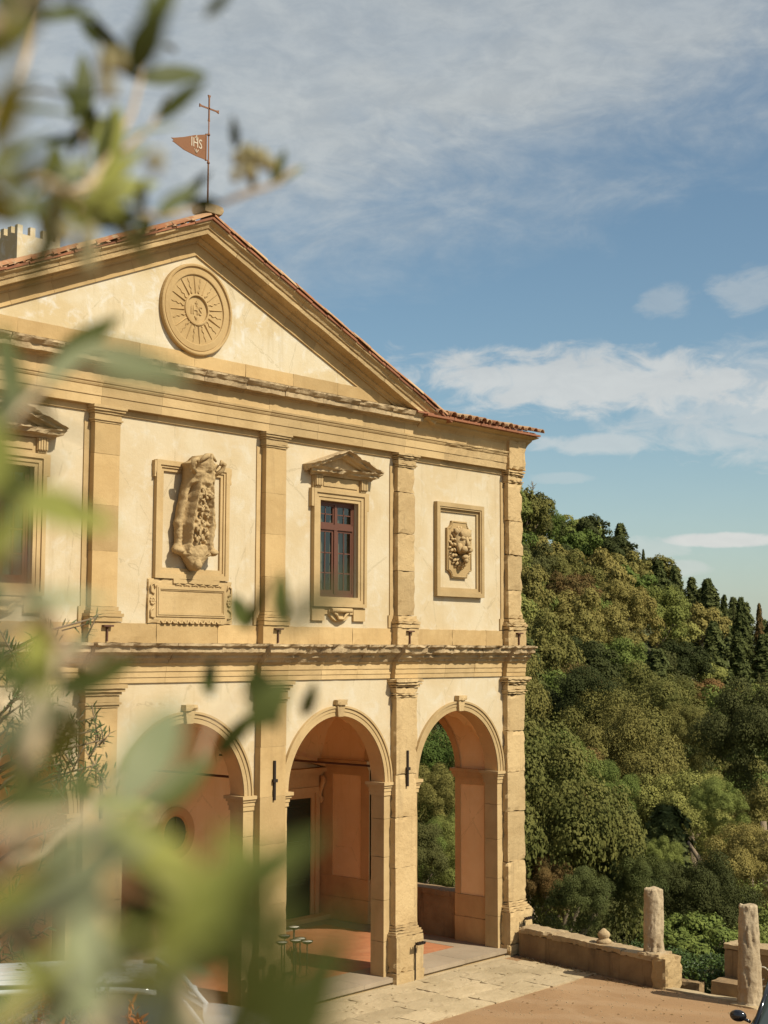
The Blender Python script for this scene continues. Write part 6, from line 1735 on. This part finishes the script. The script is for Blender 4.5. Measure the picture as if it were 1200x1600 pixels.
# long limbs that come up from the trunk on the left and fan out
TW = [
 # lower left: very near, very soft
 ([(-150, 1500, .52), (10, 1350, .50), (55, 1150, .50), (95, 1010, .56)], .0042, .0024, .05, 'ydp', .45, (.04, .055)),
 ([(-120, 880, .55), (20, 865, .52), (62, 950, .54), (98, 1012, .56)], .0045, .003, .06, 'dp', .85, (.04, .05)),
 ([(95, 1010, .56), (150, 1040, .56), (190, 1010, .55)], .0022, .001, .045, 'd', .7, (.035, .05)),
 ([(-60, 1750, .36), (120, 1640, .34), (230, 1540, .36), (310, 1430, .38)], .0032, .0015, .034, 'yddp', .45, (.035, .05)),
 ([(420, 1780, .33), (310, 1600, .36), (275, 1480, .38), (250, 1380, .42)], .0034, .0014, .040, 'dpyd', .5, (.04, .055)),
 ([(-100, 1300, .36), (60, 1290, .37), (180, 1270, .38)], .003, .0012, .030, 'ydpp', .35, (.045, .06)),
 ([(-100, 1450, .35), (40, 1450, .36), (170, 1400, .38)], .003, .0012, .030, 'ydpy', .35, (.035, .05)),
 ([(-60, 1640, .34), (60, 1560, .36), (140, 1460, .38)], .003, .0012, .034, 'ypp', .5, (.035, .05)),
 ([(-60, 1200, .42), (20, 1150, .44), (60, 1080, .46)], .0026, .0012, .026, 'ppdy', .3, (.035, .05)),
 ([(-60, 1100, .46), (-10, 1000, .48), (30, 930, .50)], .0026, .0012, .030, 'pdp', .4, (.035, .05)),
 # a sharper dark twig in front of the arch
 ([(120, 1360, .60), (190, 1310, .64), (250, 1265, .68), (300, 1230, .70)], .0022, .0010, .032, 'ddp', .3, (.030, .042)),
 ([(300, 1230, .70), (330, 1130, .72), (400, 1070, .74)], .0014, .0008, .06, 'd', .75, (.03, .042)),
 ([(-60, 1380, .80), (60, 1330, .86), (150, 1250, .92), (200, 1180, .96)], .0022, .0010, .036, 'ddyp', .2, (.04, .055)),
 ([(40, 1640, .78), (120, 1560, .82), (190, 1500, .86), (260, 1480, .90)], .0022, .0010, .034, 'dydp', .2, (.04, .055)),
 ([(-40, 1130, .90), (30, 1060, .94), (90, 1040, .98)], .0020, .0010, .036, 'dpd', .3, (.035, .05)),
 # left edge middle
 ([(-100, 760, .6), (-30, 700, .62), (30, 640, .64), (80, 590, .68)], .003, .0012, .036, 'dypd', .35, (.04, .052)),
 ([(-80, 900, .46), (-20, 830, .48), (30, 760, .50)], .003, .0012, .028, 'yydp', .3, (.035, .05)),
 # upper left crown
 ([(-100, 330, .80), (40, 320, .86), (140, 290, .92), (205, 180, .98), (240, 50, 1.0)], .0030, .0012, .030, 'ddypdd', .2, (.045, .062)),
 ([(-80, 290, .62), (60, 280, .66), (140, 310, .74), (180, 345, .80)], .003, .0012, .032, 'dyppd', .3, (.040, .056)),
 ([(-60, 220, .80), (20, 150, .86), (60, 30, .90), (80, -60, .92)], .003, .0012, .032, 'dypd', .25, (.045, .06)),
 ([(140, 300, .92), (130, 210, 1.0), (115, 130, 1.06)], .002, .0010, .034, 'ddd', .2, (.04, .055)),
 ([(-60, 60, .46), (10, 20, .48), (60, -40, .50)], .003, .0012, .034, 'ydy', .4, (.035, .05)),
 ([(120, 330, .90), (175, 250, .96), (235, 200, 1.0), (262, 150, 1.02)], .0022, .0010, .034, 'dydp', .2, (.045, .06)),
 ([(170, 330, .74), (260, 340, .90), (345, 318, 1.02), (420, 292, 1.08), (462, 262, 1.10)], .0022, .0011, .05, 'dp', .9, (.035, .05)),
]
for (path, r0, r1, st_, kd, sk, L_) in TW: twig(path, r0, r1, st_, L=L_, kinds=kd, skip=sk)
# leaves that can be singled out in the photograph: (u, v) of stalk end and tip
b = MB(); b.tube([tuple(sight(u, v, 1.0)-OB) for (u, v) in ((345, 318), (385, 300), (440, 285))], [.0016, .0014, .001], 6)
hold = b.build('branch', M['twig'], olive)
HL = [
 (345, 318, 283, 318, .95, 'd', .95), (285, 322, 318, 268, 1.0, 'd', .8), (368, 232, 366, 186, 1.08, 'd', .9), (425, 292, 446, 230, 1.08, 'd', 1.0), (430, 290, 474, 252, 1.10, 'p', .8),
 (395, 300, 392, 222, 1.08, 'p', .7), (402, 262, 412, 218, 1.06, 'y', .6), (245, 190, 322, 118, .86, 'd', 1.0), (225, 55, 275, -40, .66, 'd', 1.25), (205, 120, 250, 0, .62, 'd', 1.4),
 (155, 72, 118, 10, .95, 'd', .75), (320, 28, 365, -20, .8, 'd', 1.1), (125, 180, 96, 118, .98, 'd', .9), (110, 190, 140, 130, .98, 'd', .9), (150, 165, 128, 230, .95, 'd', .9), (225, 340, 212, 290, .9, 'd', 1.0),
 (150, 345, 215, 335, .75, 'd', 1.0), (30, 20, -40, 90, .5, 'y', 1.4), (75, -30, 20, 80, .5, 'p', 1.4), (20, 350, 80, 290, .55, 'd', 1.2), (0, 240, 40, 330, .5, 'p', 1.2),
 (80, 582, 178, 482, .85, 'd', 1.05), (60, 600, 76, 680, .7, 'd', .7), (5, 600, 10, 690, .7, 'd', .9), (130, 545, 300, 592, .50, 'p', 1.2), (290, 575, 150, 590, .55, 'd', .8),
 (66, 370, 40, 470, .6, 'd', .7), (90, 1080, 215, 1030, .85, 'd', 1.1), (115, 1080, 175, 1010, .85, 'd', .8), (75, 1170, 66, 1040, .66, 'p', .7), (440, 978, 438, 888, .95, 'd', 1.05), (385, 985, 362, 915, .95, 'd', 1.0), (388, 985, 418, 905, .95, 'd', .7),
 (430, 985, 560, 898, .42, 'p', 1.0), (330, 1090, 322, 1020, .95, 'd', 1.0), (392, 1140, 452, 1055, .72, 'd', 1.6), (392, 1042, 432, 1135, .74, 'd', 1.4), (474, 1120, 492, 1070, 1.0, 'd', 1.1),
 (340, 1180, 398, 1110, .95, 'd', .9), (225, 1290, 262, 1210, .95, 'd', 1.0),
 (230, 1520, 400, 1300, .30, 'y', .85), (300, 1500, 370, 1340, .31, 'y', .8), (210, 1450, 420, 1400, .31, 'd', .8), (300, 1540, 450, 1400, .31, 'd', .9), (350, 1350, 440, 1450, .34, 'd', .9),
 (370, 1720, 560, 1410, .28, 'd', .9), (420, 1750, 545, 1480, .29, 'd', .9), (330, 1640, 480, 1440, .30, 'd', .9), (180, 1560, 330, 1490, .34, 'y', .8), (60, 1560, 220, 1520, .36, 'y', .8), (20, 1530, 150, 1600, .36, 'd', .8), (230, 1600, 320, 1560, .4, 'p', .9), (330, 1290, 410, 1350, .45, 'y', .8), (150, 1290, 60, 1370, .46, 'd', .9), (200, 1330, 260, 1420, .5, 'd', .9), (130, 1130, 60, 1210, .5, 'y', .9), (30, 1300, 120, 1240, .5, 'd', 1.0), (20, 1390, 110, 1430, .5, 'd', 1.0), (160, 1480, 230, 1420, .5, 'y', 1.0), (350, 1500, 420, 1560, .5, 'd', 1.0), (330, 1420, 420, 1470, .5, 'd', 1.0),
 (-30, 1280, 200, 1200, .33, 'd', .7), (40, 1350, 210, 1250, .34, 'p', .6), (-40, 1190, 90, 1080, .40, 'p', .7), (-40, 1040, 40, 930, .44, 'p', .7),
 (-30, 890, 50, 780, .44, 'y', 1.0), (-30, 840, 40, 720, .44, 'd', .9), (150, 1440, 290, 1600, .31, 'p', .7), (250, 1700, 300, 1450, .31, 'p', .6), (-40, 1620, 110, 1470, .32, 'y', .8), (180, 1700, 250, 1590, .32, 'y', .8),
 (-60, 1450, 90, 1350, .34, 'y', .8), (90, 1500, 118, 1390, .40, 'd', .9), (150, 1330, 290, 1400, .34, 'd', .6),
 (40, 110, -30, 260, .44, 'y', 1.0), (130, 20, 60, -80, .5, 'd', 1.0), (0, 300, 90, 240, .48, 'y', 1.0), (120, 330, 200, 300, .52, 'y', .9),
]
for (u0, v0, u1, v1, d, k, wf) in HL:
    a = sight(u0, v0, d); c = sight(u1, v1, d*random.uniform(.96, 1.04)); dv = c-a
    up = -Fv+Vector((random.uniform(-.3, .3), random.uniform(-.3, .3), random.uniform(-.2, .4)))
    put_leaf(hold, a, dv, up, dv.length, k, wf*(1.0 if d < .5 else 1.1))
bd_ = MB()
for i in range(26):
    u, v = random.choice(((400, 240), (392, 262), (60, 60), (240, 250), (180, 120), (130, 380)))
    p = sight(u+random.gauss(0, 12), v+random.gauss(0, 14), 1.05 if u > 380 else .66)-OB
    bd_.ellip(tuple(p), (.004, .004, .006), 7, 5)
kind(bd_.build('flower_buds', M['ol_bud'], hold), 'stuff')
